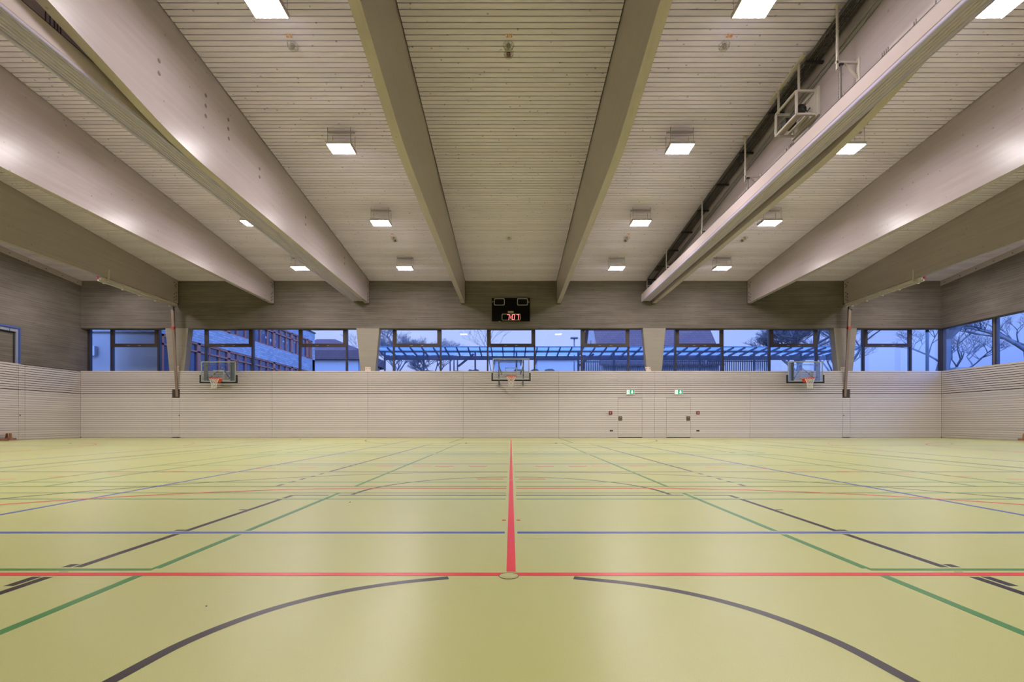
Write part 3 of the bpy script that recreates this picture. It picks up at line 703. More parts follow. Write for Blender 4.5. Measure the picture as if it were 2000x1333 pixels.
t = thing('cable_tray', 'dark wire mesh cable tray under the ceiling beside the right curtain beam', 'cable tray', (7.12, 12, zc(12)-0.17))
b.build('mesh_basket', t)
b = mb('dark_steel')
for x, r in ((7.02, 0.016), (7.07, 0.02), (7.13, 0.014), (7.18, 0.022)): b.tube([(x, yy, zc(yy)-0.148+0.004*math.sin(yy*3+x*50)) for yy in [ta+1.0*k for k in range(int(tb-ta))]], r, 6)
b.build('cables', t)
for y in [24.6-1.65*k for k in range(14)]:
    mb('dark_steel').box(6.93, 7.355, y-0.03, y+0.03, zc(y)-0.23, zc(y)-0.18).build('tray_bracket', t)
for k, (dz, lb) in enumerate(((0.34, 'upper grey conduit pair on the side of the right curtain beam'), (0.46, 'lower grey conduit on the side of the right curtain beam'))):
    b = mb('galvanised')
    for q in ((0.0, 0.035) if k == 0 else (0.0, 0.04)): b.tube([(7.338, YB+0.3, zc(YB+0.3)-dz-q), (7.338, D-0.15, zc(D-0.15)-dz-q)], 0.014, 7)
    tag(b.build('conduit'), lb, 'pipe', 'conduits on the right curtain beam')
b = mb('galvanised').box(7.30, 7.334, YB+0.3, 15.8, 7.98, 8.02); b.mat('casing_paint')
for (s0, s1) in ((8.3, 8.68), (8.75, 9.3), (11.85, 12.45), (12.8, 13.3), (14.9, 15.5)): b.box(7.275, 7.299, s0, s1, 8.0, 8.065)  # pale strips stand in for lamp light caught on the rail
for s0 in (8.70, 9.35, 9.40, 9.45, 9.5, 10.6, 10.65, 10.7, 12.5, 12.56, 12.62, 12.68): b.box(7.275, 7.299, s0, s0+0.018, 8.0, 8.08)
tag(b.build('slider_rail'), 'thin metal rail with painted lamp glints, just above the right curtain casing', 'rail')

b = mb('casing_paint').box(-8.02, -7.98, YB+0.3, D-0.2, 7.496, 8.25).mat('dark_steel')
for s0 in (8.28, 8.36, 8.44, 8.5, 8.56, 9.9, 10.0, 10.1): b.box(-7.979, -7.975, s0, s0+0.022, 7.55, 8.2)
tag(b.build('slider_rail'), 'pinkish metal rail strip in the slit between left curtain pack and beam', 'rail')

# ------------------------------------------------------------------ detectors with wire guards and their number plates
def detector(x, y, label, red=False, wire=True):
    z = zc(y); t = thing('ceiling_detector', label, 'detector', (x, y, z), 'round ceiling detectors')
    mb('detector_grey').disc((x, y, z-0.02), (0, 0, 1), 0.05, 0.02, 16).disc((x, y, z-0.055), (0, 0, 1), 0.035, 0.018, 14).build('sensor', t)
    b = mb('guard_grey')
    for r, dz in ((0.125, 0.012), (0.10, 0.07), (0.055, 0.10)): b.tube([(x+r*math.cos(a), y+r*math.sin(a), zc(y+r*math.sin(a))-dz) for a in [2*PI*k/20 for k in range(20)]], 0.0035, 5, closed=True)
    for k in range(8):
        a = 2*PI*k/8; b.tube([(x+r*math.cos(a), y+r*math.sin(a), zc(y+r*math.sin(a))-dz) for r, dz in ((0.125, 0.012), (0.10, 0.07), (0.055, 0.10), (0.0, 0.104))], 0.0035, 5)
    b.build('wire_guard', t)
    if red:
        y2 = y+0.24; b = mb('guard_grey')
        for r, dz in ((0.11, 0.012), (0.085, 0.06)): b.tube([(x+r*math.cos(a), y2+r*math.sin(a), zc(y2+r*math.sin(a))-dz) for a in [2*PI*k/20 for k in range(20)]], 0.0035, 5, closed=True)
        for k in range(8):
            a = 2*PI*k/8; b.tube([(x+r*math.cos(a), y2+r*math.sin(a), zc(y2+r*math.sin(a))-dz) for r, dz in ((0.11, 0.012), (0.085, 0.06), (0, 0.085))], 0.0035, 5)
        rg_ = b.build('sounder_guard', t); mb('alarm_red').disc((x, y2, zc(y2)-0.03), (0, 0, 1), 0.052, 0.03, 14).build('red_sounder', t)
    return t
def plate(x, y, txt, label):
    z = zc(y); t = thing('number_plate', label, 'sign', (x, y, z), 'detector number plates')
    a = math.atan(SL); b = mb('card_white'); slope_bar(b, x-0.08, x+0.08, y-0.05, y+0.05, 0.006, 0.001); b.build('plate', t)
    if txt: text(txt, 0.11, 'red_ink', t, (x, y, z-0.0085), (PI-a, 0, 0), 'number')
    else: mb('red_ink').box(x-0.05, x+0.05, y-0.02, y+0.02, z-0.012, z-0.007).build('number', t)
detector(-0.06, 11.17, 'wire-guarded detector with red sounder, under the 2/5 plate', True)
detector(-5.04, 11.17, 'wire-guarded detector near the 2/2 plate, in bay left of centre')
detector(4.92, 11.17, 'wire-guarded detector near the 2/8 plate, in bay right of centre')
plate(-0.04, 10.93, '2/5', 'small white plate reading 2/5 on the centre ceiling')
plate(-5.02, 10.93, '2/2', 'small white plate reading 2/2 on the left bay ceiling')
plate(4.93, 10.93, '2/8', 'small white plate reading 2/8 on the right bay ceiling')
detector(-4.97, 20.5, 'far detector with red sounder between lamps left of scoreboard', True)
detector(-0.09, 20.5, 'far detector on the centre ceiling above the scoreboard')
detector(4.9, 20.5, 'far detector with red sounder between lamps right of scoreboard', True)
detector(9.9, 20.5, 'far detector with red sounder beyond the right curtain beam', True)
plate(-4.97, 20.2, None, 'tiny far number plate left of scoreboard bay')
plate(4.9, 20.2, None, 'tiny far number plate right of scoreboard bay')

# ------------------------------------------------------------------ scoreboard
YS = D-0.10
def sb(zx, zy): p = at(930+zx/13.33, 560+zy/13.33, YS); return (p.x, p.z)
t = thing('scoreboard', 'black electronic scoreboard showing 7:07 in red, above the centre windows', 'scoreboard', (0, YS, 6.11))
(xa, zt), (xb, zb) = sb(408, 300), sb(1400, 898)
mb('black_gloss').box(xa, xb, YS, D-0.004, zb, zt).build('housing', t)
def rrect(b, x0, z0, x1, z1, r, wdt, y):
    pts = []
    for cx, cz, a0 in ((x1-r, z1-r, 0), (x0+r, z1-r, PI/2), (x0+r, z0+r, PI), (x1-r, z0+r, 1.5*PI)):
        for k in range(5): a = a0+PI/2*k/4; pts.append((cx+r*math.cos(a), cz+r*math.sin(a)))
    n = len(pts); cx, cz = (x0+x1)/2, (z0+z1)/2; out = []
    for (x, z) in pts:
        out.append((x, z))
    inn = [(cx+(x-cx)*(1-2*wdt/(x1-x0)), cz+(z-cz)*(1-2*wdt/(z1-z0))) for x, z in pts]
    vs = [(x, y, z) for x, z in out]+[(x, y, z) for x, z in inn]+[(x, y+0.006, z) for x, z in out]+[(x, y+0.006, z) for x, z in inn]
    fs = []
    for i in range(n):
        j = (i+1) % n; fs += [(i, j, n+j, n+i), (i, 2*n+i, 2*n+j, j), (n+i, n+j, 3*n+j, 3*n+i)]
    b.add(vs, fs)
for (a, c_, e_, f_) in ((465, 310, 742, 492), (1068, 310, 1345, 492), (665, 710, 1155, 882)):
    b = mb('sign_grey'); (x0, z1), (x1, z0) = sb(a, c_), sb(e_, f_); rrect(b, x0, z0, x1, z1, 0.06, 0.032, YS-0.006); b.build('display_border', t)
p = sb(447, 400); text('H', 0.13, 'sign_grey', t, (p[0], YS-0.002, p[1]), (PI/2, 0, 0), 'letter_h')
p = sb(1362, 400); text('G', 0.13, 'sign_grey', t, (p[0], YS-0.002, p[1]), (PI/2, 0, 0), 'letter_g')
(x0, z1), (x1, z0) = sb(826, 640), sb(974, 688); mb('board_label').box(x0, x1, YS-0.004, YS, z0, z1).build('maker_plate', t)
(x0, z1), (x1, z0) = sb(585, 899), sb(635, 918); mb('sign_grey').box(x0, x1, YS+0.01, YS+0.06, z0, z1).build('cable_plug', t)
def strokes(lst, wd_=0.026):
    b = mb('led_red')
    for st in lst:
        pts = [sb(*q) for q in st]
        for q0, q1 in zip(pts, pts[1:]): b.bar((q0[0], YS-0.006, q0[1]), (q1[0], YS-0.006, q1[1]), wd_, 0.008, up=(0, 1, 0))
    return b
strokes([[(805, 735), (872, 735)], [(868, 735), (850, 865)]]).build('digit', t)
strokes([[(945, 735), (1005, 735), (990, 862), (935, 862), (945, 735)]]).build('digit', t)
strokes([[(1052, 735), (1115, 735)], [(1112, 735), (1098, 865)]]).build('digit', t)
b = mb('led_red')
for q in ((905, 775), (900, 820)): p = sb(*q); b.box(p[0]-0.025, p[0]+0.025, YS-0.01, YS-0.002, p[1]-0.025, p[1]+0.025)
b.build('colon', t)

# ------------------------------------------------------------------ basketball hoops
def hoop(X, Y, label, far):
    """Y: face of the backboard; it stands off the wall at D"""
    t = thing('basketball_hoop', label, 'basketball hoop', (X, Y, 3.05), 'basketball hoops on the far wall')
    mb('board_glass').box(X-0.9, X+0.9, Y, Y+0.015, 2.90, 3.95).build('backboard_glass', t)
    b = mb('board_line'); w_ = 0.05; y0, y1 = Y-0.006, Y+0.021
    b.box(X-0.9, X+0.9, y0, y1, 3.90, 3.955).box(X-0.9, X-0.85, y0, y1, 2.9, 3.9).box(X+0.85, X+0.9, y0, y1, 2.9, 3.9).box(X-0.85, X+0.85, y0, y1, 2.9, 2.95); b.build('board_border', t)
    b = mb('board_line'); b.box(X-0.295, X+0.295, Y-0.005, Y-0.001, 3.465, 3.505).box(X-0.295, X-0.255, Y-0.005, Y-0.001, 3.05, 3.465).box(X+0.255, X+0.295, Y-0.005, Y-0.001, 3.05, 3.465).box(X-0.255, X+0.255, Y-0.005, Y-0.001, 3.05, 3.08); b.build('target_square', t)
    b = mb('pad_black'); y0, y1 = Y-0.02, Y+0.05
    b.box(X-0.96, X+0.96, y0, y1, 2.84, 2.905).box(X-0.96, X-0.895, y0, y1, 2.905, 3.24).box(X+0.895, X+0.96, y0, y1, 2.905, 3.24); b.build('edge_padding', t)
    yc = Y-0.15-0.225; rr = 0.232
    rim = mb('rim_orange').tube([(X+rr*math.cos(a), yc+rr*math.sin(a), 3.05) for a in [2*PI*k/28 for k in range(28)]], 0.017, 8, closed=True).build('rim', t)
    b = mb('rim_orange').box(X-0.14, X+0.14, Y-0.16, Y-0.006, 3.03, 3.045)
    b.prism([(X-0.21, 3.05), (X+0.21, 3.05), (X+0.12, 2.86), (X-0.12, 2.86)], Y-0.022, Y-0.006)
    b.add([(X-0.14, Y-0.02, 2.88), (X-0.14, Y-0.17, 3.03), (X-0.14, Y-0.02, 3.03), (X+0.14, Y-0.02, 2.88), (X+0.14, Y-0.17, 3.03), (X+0.14, Y-0.02, 3.03)], [(0, 1, 2), (5, 4, 3), (0, 3, 4, 1)])
    b.build('rim_bracket', t)
    # net: crossing cords
    b = mb('net_cord'); lev = [(3.045, .228), (2.96, .195), (2.87, .16), (2.78, .13), (2.69, .118), (2.60, .12), (2.54, .125)]; m_ = 12
    for k in range(m_):
        for sg in (-1, 1):
            pts = [(X+r*math.cos(2*PI*(k+sg*0.5*j)/m_), yc+r*math.sin(2*PI*(k+sg*0.5*j)/m_), z) for j, (z, r) in enumerate(lev)]
            b.tube(pts, 0.0085, 4)
    b.build('net', t)
    # support struts behind the board
    for s in (-1, 1):
        mb('strut_grey').box(X+s*0.60-0.03, X+s*0.60+0.03, Y+0.016, Y+0.075, 2.93, 3.93).mat('dark_steel').disc((X+s*0.60, Y+0.01, 3.75), (0, 1, 0), 0.022, 0.01, 8).disc((X+s*0.60, Y+0.01, 3.12), (0, 1, 0), 0.022, 0.01, 8).build('upright', t)
        if far:      # folded against the wall
            mb('strut_grey').bar((X+s*0.55, Y+0.10, 3.05), (X, D-0.05, 3.70), 0.045).build('brace', t)
            mb('strut_grey').bar((X+s*0.60, Y+0.05, 2.99), (X+s*0.60, D-0.014, 2.99), 0.05).build('arm', t)
            mb('strut_grey').box(X+s*0.72-0.10, X+s*0.72+0.10, Y+0.09, Y+0.12, 2.95, 3.9).build('board_reflection', t)  # upright grey bars modelled in place of reflections in the backboard
        else:
            mb('strut_grey').bar((X+s*0.58, Y+0.05, 3.55), (X+s*0.5, D-0.014, 3.35), 0.05).build('arm', t)
            mb('strut_grey').bar((X+s*0.60, Y+0.05, 2.98), (X+s*0.62, D-0.014, 2.86), 0.05).build('arm', t)
            mb('strut_grey').box(X+s*0.62-0.05, X+s*0.62+0.05, D-0.034, D-0.004, 2.70, 2.95).build('wall_bracket', t)
    mb('strut_grey').bar((X-0.6, Y+0.05, 3.78), (X+0.6, Y+0.05, 3.78), 0.03).build('cross_bar', t)
hoop(0.0, 23.74, 'basketball hoop swung out from the wall under the scoreboard', False)
hoop(-15.06, 24.9, 'basketball hoop close to the wall at the left, left of the curtain beam', True)
hoop(15.12, 24.85, 'basketball hoop close to the wall at the right, beside the right pole', True)

# ------------------------------------------------------------------ exit signs, alarms, sockets, cards
def exit_sign(px, label):
    X = (px-CX)*D/FPX; t = thing('exit_sign', label, 'exit sign', (X, D, 2.28), 'green emergency exit signs'); y = D-0.05
    mb('exit_case').box(X-0.225, X+0.225, y, D, 2.27, 2.53).build('case', t)
    mb('exit_green').box(X-0.195, X+0.195, y-0.004, y, 2.295, 2.505).build('green_face', t)
    mb('exit_white').box(X-0.175, X-0.045, y-0.007, y-0.004, 2.297, 2.50).build('door_symbol', t)
    b = mb('exit_green'); f = y-0.009
    b.disc((X-0.10, f, 2.465), (0, 1, 0), 0.016, 0.002, 10)
    for (p, q) in (((-0.105, 2.445), (-0.115, 2.39)), ((-0.115, 2.39), (-0.085, 2.36)), ((-0.085, 2.36), (-0.095, 2.315)), ((-0.115, 2.39), (-0.145, 2.345)), ((-0.105, 2.44), (-0.075, 2.41)), ((-0.107, 2.44), (-0.14, 2.42))):
        b.bar((X+p[0], f, p[1]), (X+q[0], f, q[1]), 0.016, 0.004, up=(0, 1, 0))
    b.build('running_figure', t)
    b = mb('exit_white').prism([(X+0.09, 2.31), (X+0.165, 2.395), (X+0.12, 2.395), (X+0.12, 2.485), (X+0.06, 2.485), (X+0.06, 2.395), (X+0.015, 2.395)], y-0.007, y-0.004); b.build('down_arrow', t)
exit_sign(1230.7, 'green emergency exit sign above the left of two doors')
exit_sign(1325.0, 'green emergency exit sign above the right of two doors')
for px, lb in ((1192.3, 'dark red alarm button left of the doors'), (1363.0, 'dark red alarm button right of the doors')):
    X = (px-CX)*D/FPX; t = thing('alarm_button', lb, 'alarm', (X, D, 1.3), 'red alarm buttons')
    mb('alarm_red').box(X-0.085, X+0.085, D-0.035, D, 1.22, 1.40).build('case', t); mb('card_white').disc((X, D-0.037, 1.31), (0, 1, 0), 0.035, 0.004, 14).build('push_disc', t)
for px, lb in ((1194.0, 'black double socket low left of the doors'), (1363.0, 'black double socket low right of the doors')):
    X = (px-CX)*D/FPX; t = thing('wall_socket', lb, 'socket', (X, D, 0.38), 'double wall sockets')
    for s in (-1, 1): mb('black_plastic').box(X+s*0.042-0.036, X+s*0.042+0.036, D-0.012, D, 0.335, 0.41).build('socket_face', t)
for (px, wpx, lb, tilt) in ((345.5, 8, 'small white notice card behind the left pole', 0), (718.5, 11, 'small white card with red dots at the foot of the centre-left column', 0),
                      (1267, 10, 'small tilted white card on the ledge above the exit signs', 0.5), (1648, 11, 'small white card with red dots beside the right pole', 0)):
    X = (px-CX)*D/FPX; hw = wpx/37.35/2; t = thing('notice_card', lb, 'card', (X, D+0.01, 3.502), 'notice cards on the window ledge')
    h = 0.21 if wpx > 9 else 0.26; b = mb('card_white'); b.hexa([(X-hw, D+0.006, 3.504), (X+hw, D+0.006, 3.504), (X+hw, D+0.012, 3.504), (X-hw, D+0.012, 3.504), (X-hw-tilt*0.1, D+0.012, 3.504+h), (X+hw-tilt*0.1, D+0.012, 3.504+h), (X+hw-tilt*0.1, D+0.018, 3.504+h), (X-hw-tilt*0.1, D+0.018, 3.504+h)]); b.build('card', t)
    b = mb('red_ink')
    for s in ((-0.6, 0.6) if wpx > 9 else (0.55,)): b.disc((X+s*hw-tilt*0.05, D+0.007, 3.504+h*0.6), (0, 1, 0), 0.022, 0.004, 8)
    b.build('red_dots', t)

# ------------------------------------------------------------------ pole rails and climbing poles at the outer beams
def pole_set(s):
    sd = 'left' if s < 0 else 'right'; X = 17.45*s
    t = thing('pole_rail', 'grey double track rail under the %smost roof beam' % sd, 'rail', (X, 25.1, 6.83), 'pole track rails')
    mb('white_metal').box(X-0.04, X+0.04, 20.55, D-0.04, 6.90, 7.0).build('upper_rail', t)
    mb('white_metal').box(X-0.03, X+0.03, 20.45, D-0.12, 6.79, 6.87).build('lower_rail', t)
    for y in (20.75, 21.75, 22.75, 23.75, 24.75): mb('white_metal').box(X-0.055, X+0.055, y-0.02, y+0.02, 6.76, 7.02).build('rail_clamp', t)
    mb('white_metal').box(X-s*0.08-0.025, X-s*0.08+0.025, 20.85, 20.91, 6.9, 7.42).build('beam_strap', t)
    mb('red_ink').box(X-0.035, X+0.035, 20.38, 20.45, 6.90, 6.97).build('end_cap', t)
    t = thing('climbing_pole', 'slanting brown pole with red band, from the %s rail down to its wall recess' % sd, 'pole', (17.5*s, D, 2.17), 'climbing poles')
    p0 = (17.45*s, 24.95, 6.66); p1 = (17.42*s, 25.0, 5.2); p2 = (17.46*s, D+0.0, 2.16)
    b = mb('pole_wood'); b.bar(p0, p1, 0.13, 0.10, up=(0, 1, 0)).bar(p1, p2, 0.12, 0.06, up=(0, 1, 0)); b.build('shaft', t)
    b = mb('dark_steel').box(17.45*s-0.05, 17.45*s+0.05, 24.9, 25.0, 6.62, 6.79).disc((17.45*s+0.06, 24.93, 6.62), (1, 0, 0), 0.05, 0.03, 10); b.build('trolley', t)
    mb('red_ink').box(17.437*s-0.073, 17.437*s+0.073, 24.90, 25.05, 5.62, 5.74).build('red_band', t)
pole_set(-1); pole_set(1)

# ------------------------------------------------------------------ gym benches by the side walls
def bench(x, y1, label):
    t = thing('gym_bench', label, 'bench', (x, y1-2.0, 0), 'long gym benches')
    mb('bench_top').box(x-0.13, x+0.13, y1-4.0, y1, 0.325, 0.36).build('seat_board', t)
    mb('bench_wood').box(x-0.04, x+0.04, y1-3.9, y1-0.05, 0.03, 0.12).build('balance_beam', t)
    for yy in (y1-3.6, y1-2.0, y1-0.35):
        lg = mb('bench_wood').prism([(x-0.15, 0.03), (x-0.05, 0.03), (x-0.045, 0.325), (x-0.10, 0.325)], yy-0.03, yy+0.03).prism([(x+0.05, 0.03), (x+0.15, 0.03), (x+0.10, 0.325), (x+0.045, 0.325)], yy-0.03, yy+0.03).build('leg', t)
        mb('foot_white').box(x-0.16, x-0.045, yy-0.04, yy+0.04, 0.0, 0.03).box(x+0.045, x+0.16, yy-0.04, yy+0.04, 0.0, 0.03).build('rubber_foot', lg)
    return t
bench(-22.22, 21.75, 'red-brown wooden gym bench against the left wall')
bench(22.24, 21.25, 'red-brown wooden gym bench against the right wall, cut by the frame')

# ------------------------------------------------------------------ floor sleeve covers
def cover(x, y, r, label, ring=True):
    t = thing('floor_cover', label, 'floor cover', (x, y, 0), 'round floor sleeve covers')
    b = mb('sports_floor' if ring else 'dark_steel').disc((x, y, 0.001), (0, 0, 1), r, 0.0012, 28); b.build('lid', t)
    if ring: mb('plate_brown').tube([(x+r*math.cos(a), y+r*math.sin(a), 0.0016) for a in [2*PI*k/32 for k in range(32)]], 0.0016, 5, closed=True).build('rim', t)
cover(-0.012, 2.577, 0.052, 'small round floor cover where the red lines cross')
for (px, py, lb) in ((683.5, 981.5, 'tiny dark floor cover left of the free throw line'), (403, 1185, 'tiny dark speck-sized cover in the left foreground'), (910, 866, 'tiny dark cover near the far wall, left of the red line'), (1086, 866, 'tiny dark cover near the far wall, right of the red line'), (137, 866.5, 'tiny dark cover near the far left corner'), (1859, 867.5, 'tiny dark cover near the far right corner')):
    d = FPX*EYE/(py-CY); p = at(px, py, d); cover(p.x, p.y, 0.004*d/2.2 if d < 6 else 0.05, lb, False)
p = at(586.5, 859.7, FPX*EYE/(859.7-CY))
b = mb('foot_white').tube([(p.x, p.y, 0.0), (p.x, p.y, 0.03), (p.x+0.01, p.y, 0.06)], 0.04, 10, r2=0.015); tag(b.build('shuttlecock'), 'tiny white speck lying on the floor near the far wall', 'shuttlecock')

# ================================================================== outdoors
GZ = 2.75
gd = mb('asphalt').box(-110, 110, D+WT+0.01, 170, GZ-0.4, GZ).box(HW+WT+0.01, 110, -30, D+WT+0.01, GZ-0.4, GZ).build('ground'); struct(gd)
# school building: long facade running away from the hall at x=-20
t = thing('school_building', 'white brick school building with orange window frames, seen through the left windows', 'building', (-26, 40, GZ))
XF = -20.0; ya, yb_ = 27.7, 49.3
b = mb('white_brick')
b.box(XF-9, XF, ya, yb_, 5.9, 7.12).box(XF-9, XF, ya, yb_, 9.0, 9.85).box(XF-9, XF-0.25, ya, yb_, GZ, 5.9).box(XF-9, XF-0.25, ya, yb_, 7.12, 9.0)
b.box(XF-0.25, XF, yb_-0.6, yb_, GZ, 9.0).box(XF-40, XF-9, 33, yb_, GZ, 9.85)
b.build('brick_wall', t)
mb('dark_steel').box(XF-9.1, XF+0.08, ya-0.05, yb_+0.1, 9.85, 9.95).build('roof_edge', t)
for (z0, z1) in ((GZ+0.4, 5.9), (7.12, 9.0)):
    y = ya+0.05
    while y < yb_-1.0:
        y2 = min(y+3.3, yb_-0.6)
        fr = mb('orange_frame').box(XF-0.12, XF-0.02, y, y+0.16, z0, z1).box(XF-0.12, XF-0.02, y2-0.16, y2, z0, z1)
        fr.box(XF-0.12, XF-0.02, y, y2, z0, z0+0.08).box(XF-0.12, XF-0.02, y, y2, z1-0.12, z1).box(XF-0.12, XF-0.02, y, y2, z1-0.62, z1-0.52)
        for k in (1, 2): yy = y+(y2-y)*k/3; fr.box(XF-0.12, XF-0.02, yy-0.04, yy+0.04, z0, z1)
        fo = fr.build('window_frame', t)
        mb('school_glass').box(XF-0.16, XF-0.13, y+0.1, y2-0.1, z0, z1-0.05).build('pane', fo)
        y = y2
# white paper cut-outs behind the upper panes
b = mb('foot_white'); rnd = random.Random(3)
for k in range(26):
    yy = ya+1+rnd.random()*(yb_-4-ya); zz = 7.5+rnd.random()*0.9; r = 0.06+rnd.random()*0.12; b.disc((XF-0.125, yy, zz), (1, 0, 0), r, 0.002, 8)
b.build('window_decorations', t)
mb('render_wall').box(-46, -20.02, 27.6, 27.69, GZ, 5.9).box(-46, -29.1, 27.69, 32.9, GZ, 5.9).build('annex_wall', t); mb('dark_steel').box(-46, -20.0, 27.55, 27.69, 5.9, 6.0).build('annex_roof_edge', t)
mb('far_wall').box(-23.95, -23.6, 27.4, 27.6, 4.6, 5.15).build('vent_box', t)
t = thing('far_school_wing', 'distant low wing with hipped roof beyond the school facade', 'building', (-24, 62, GZ))
mb('far_wall').box(-26.0, -19.0, 60, 70, GZ, 8.7).build('wall', t)
b = mb('roof_tiles'); b.add([(-26.5, 59.5, 9.7), (-18.4, 59.5, 9.7), (-18.4, 71, 9.7), (-26.5, 71, 9.7), (-24.5, 61, 11.3), (-22.2, 61, 11.3), (-22.2, 68, 11.3), (-24.5, 68, 11.3), (-26.5, 59.5, 8.6), (-18.4, 59.5, 8.6), (-18.4, 71, 8.6), (-26.5, 71, 7.6)],
      [(0, 1, 5, 4), (1, 2, 6, 5), (2, 3, 7, 6), (3, 0, 4, 7), (4, 5, 6, 7), (8, 9, 1, 0), (9, 10, 2, 1), (10, 11, 3, 2), (11, 8, 0, 3)]); b.build('roof', t)
for x in (-25.2, -23.6, -22.0): mb('orange_frame').box(x, x+1.1, 59.9, 60.0, 5.0, 6.9).mat('school_glass').box(x+0.12, x+0.98, 59.86, 59.9, 5.1, 6.8).build('window', t)
# covered walkway
t = thing('glass_canopy', 'long glass-roofed steel canopy crossing behind the centre and right windows', 'canopy', (6, 31, GZ))
YN, YF = 30.0, 32.3
def zr(y): return 5.5-0.085*(y-30.0)
x0, x1 = -8.4, 21.6
b = mb('canopy_steel')
b.box(x0, x1, 30.0+1.0, 30.0+1.07, zr(31)-0.12, zr(31)-0.0).box(x0, x1, YF-0.08, YF+0.04, zr(YF)-0.33, zr(YF)-0.06).box(x0, x1, YN-0.03, YN+0.02, zr(YN)-0.03, zr(YN)+0.02); b.build('purlins', t)
x = x0
while x < x1+0.1:
    mb('canopy_steel').hexa([(x-0.03, YN, zr(YN)-0.10), (x+0.03, YN, zr(YN)-0.10), (x+0.03, YF, zr(YF)-0.13), (x-0.03, YF, zr(YF)-0.13), (x-0.03, YN, zr(YN)), (x+0.03, YN, zr(YN)), (x+0.03, YF, zr(YF)), (x-0.03, YF, zr(YF))]).build('rafter', t); x += 0.716
mb('canopy_glass').hexa([(x0, YN-0.1, zr(YN)+0.01), (x1, YN-0.1, zr(YN)+0.01), (x1, YF+0.1, zr(YF)+0.01), (x0, YF+0.1, zr(YF)+0.01), (x0, YN-0.1, zr(YN)+0.02), (x1, YN-0.1, zr(YN)+0.02), (x1, YF+0.1, zr(YF)+0.02), (x0, YF+0.1, zr(YF)+0.02)]).build('glass_roof', t)
for x in (-8.1, -5.6, -2.3, 0.35, 4.3, 6.6, 9.3, 12.1, 15.6, 18.6, 20.9):
    mb('canopy_steel').box(x-0.05, x+0.05, 31.0, 31.1, GZ, zr(31)-0.1).build('post', t)
for x in (4.3, -3.4): mb('canopy_steel').bar((x, 31.05, 4.4), (x+1.0, 31.05, 5.2), 0.12).build('brace', t)
for k, (s0, s1, lb, dy) in enumerate(((4.6, 9.6, 'vertical slat fence behind the canopy, left stretch', 32.9), (13.2, 17.3, 'vertical slat fence behind the canopy, bright gaps, right stretch', 32.6), (9.7, 13.1, 'vertical slat fence behind the canopy, middle stretch', 32.7))):
    t = thing('slat_fence', lb, 'fence', ((s0+s1)/2, dy, GZ), 'slat fences by the canopy'); b = mb('fence_slat'); x = s0
    while x < s1: b.box(x, x+0.065, dy, dy+0.03, GZ, 5.05); x += 0.124
    b.build('slats', t); mb('fence_slat').box(s0, s1, dy+0.03, dy+0.07, 3.0, 3.08).box(s0, s1, dy+0.03, dy+0.07, 4.9, 4.98).build('rails', t)
mb_ = mb('far_wall').box(-2.8, -2.7, 32.7, 32.8, GZ, 5.2)
for x in (-3.05, -2.75, -2.45): pass
t = thing('bollard_posts', 'three dark upright posts standing close together behind the canopy', 'posts', (-3.9, 33, GZ))
for x in (-4.16, -3.9, -3.66): mb('canopy_steel').box(x-0.04, x+0.04, 33.0, 33.1, GZ, 5.1).build('post', t)
# tiled house
t = thing('tiled_house', 'house with steep dark tiled roof, right of centre beyond the canopy', 'house', (13.5, 50, GZ))
hx0, hx1 = 7.9, 19.0
mb('far_wall').box(hx0+0.3, hx1-0.3, 43.5, 55, GZ, 6.2).prism([(43.5, 6.2), (55, 6.2), (49.25, 12.6)], hx0+0.3, hx0+0.45, 'YZ').prism([(43.5, 6.2), (55, 6.2), (49.25, 12.6)], hx1-0.45, hx1-0.3, 'YZ').build('wall', t)
b = mb('roof_tiles').hexa([(hx0, 43.0, 5.85), (hx1, 43.0, 5.85), (hx1, 49.25, 13.0), (hx0, 49.25, 13.0), (hx0, 43.0, 6.05), (hx1, 43.0, 6.05), (hx1, 49.25, 13.2), (hx0, 49.25, 13.2)])
b.hexa([(hx0, 49.25, 13.0), (hx1, 49.25, 13.0), (hx1, 55.5, 5.85), (hx0, 55.5, 5.85), (hx0, 49.25, 13.2), (hx1, 49.25, 13.2), (hx1, 55.5, 6.05), (hx0, 55.5, 6.05)]); b.build('roof', t)
for y in (46.5, 49.5): mb('school_glass').box(hx0+0.24, hx0+0.3, y, y+0.9, 7.6, 9.2).build('window', t)
for (x0_, x1_, y_, zt_, lb) in ((-3.2, 1.8, 95, 16.5, 'distant pale house, left of the lamp post'), (6.0, 15.0, 110, 18.5, 'distant low roofs behind the lamp post'), (26, 38, 90, 11.5, 'distant hazy house right of the big tree')):
    t = thing('distant_house', lb, 'house', ((x0_+x1_)/2, y_, GZ), 'distant houses')
    mb('far_wall').box(x0_, x1_, y_, y_+9, GZ, zt_-3.5).build('wall', t); mb('far_wall').prism([(y_-0.5, zt_-3.5), (y_+9.5, zt_-3.5), (y_+4.5, zt_)], x0_-0.4, x1_+0.4, 'YZ').build('roof', t)
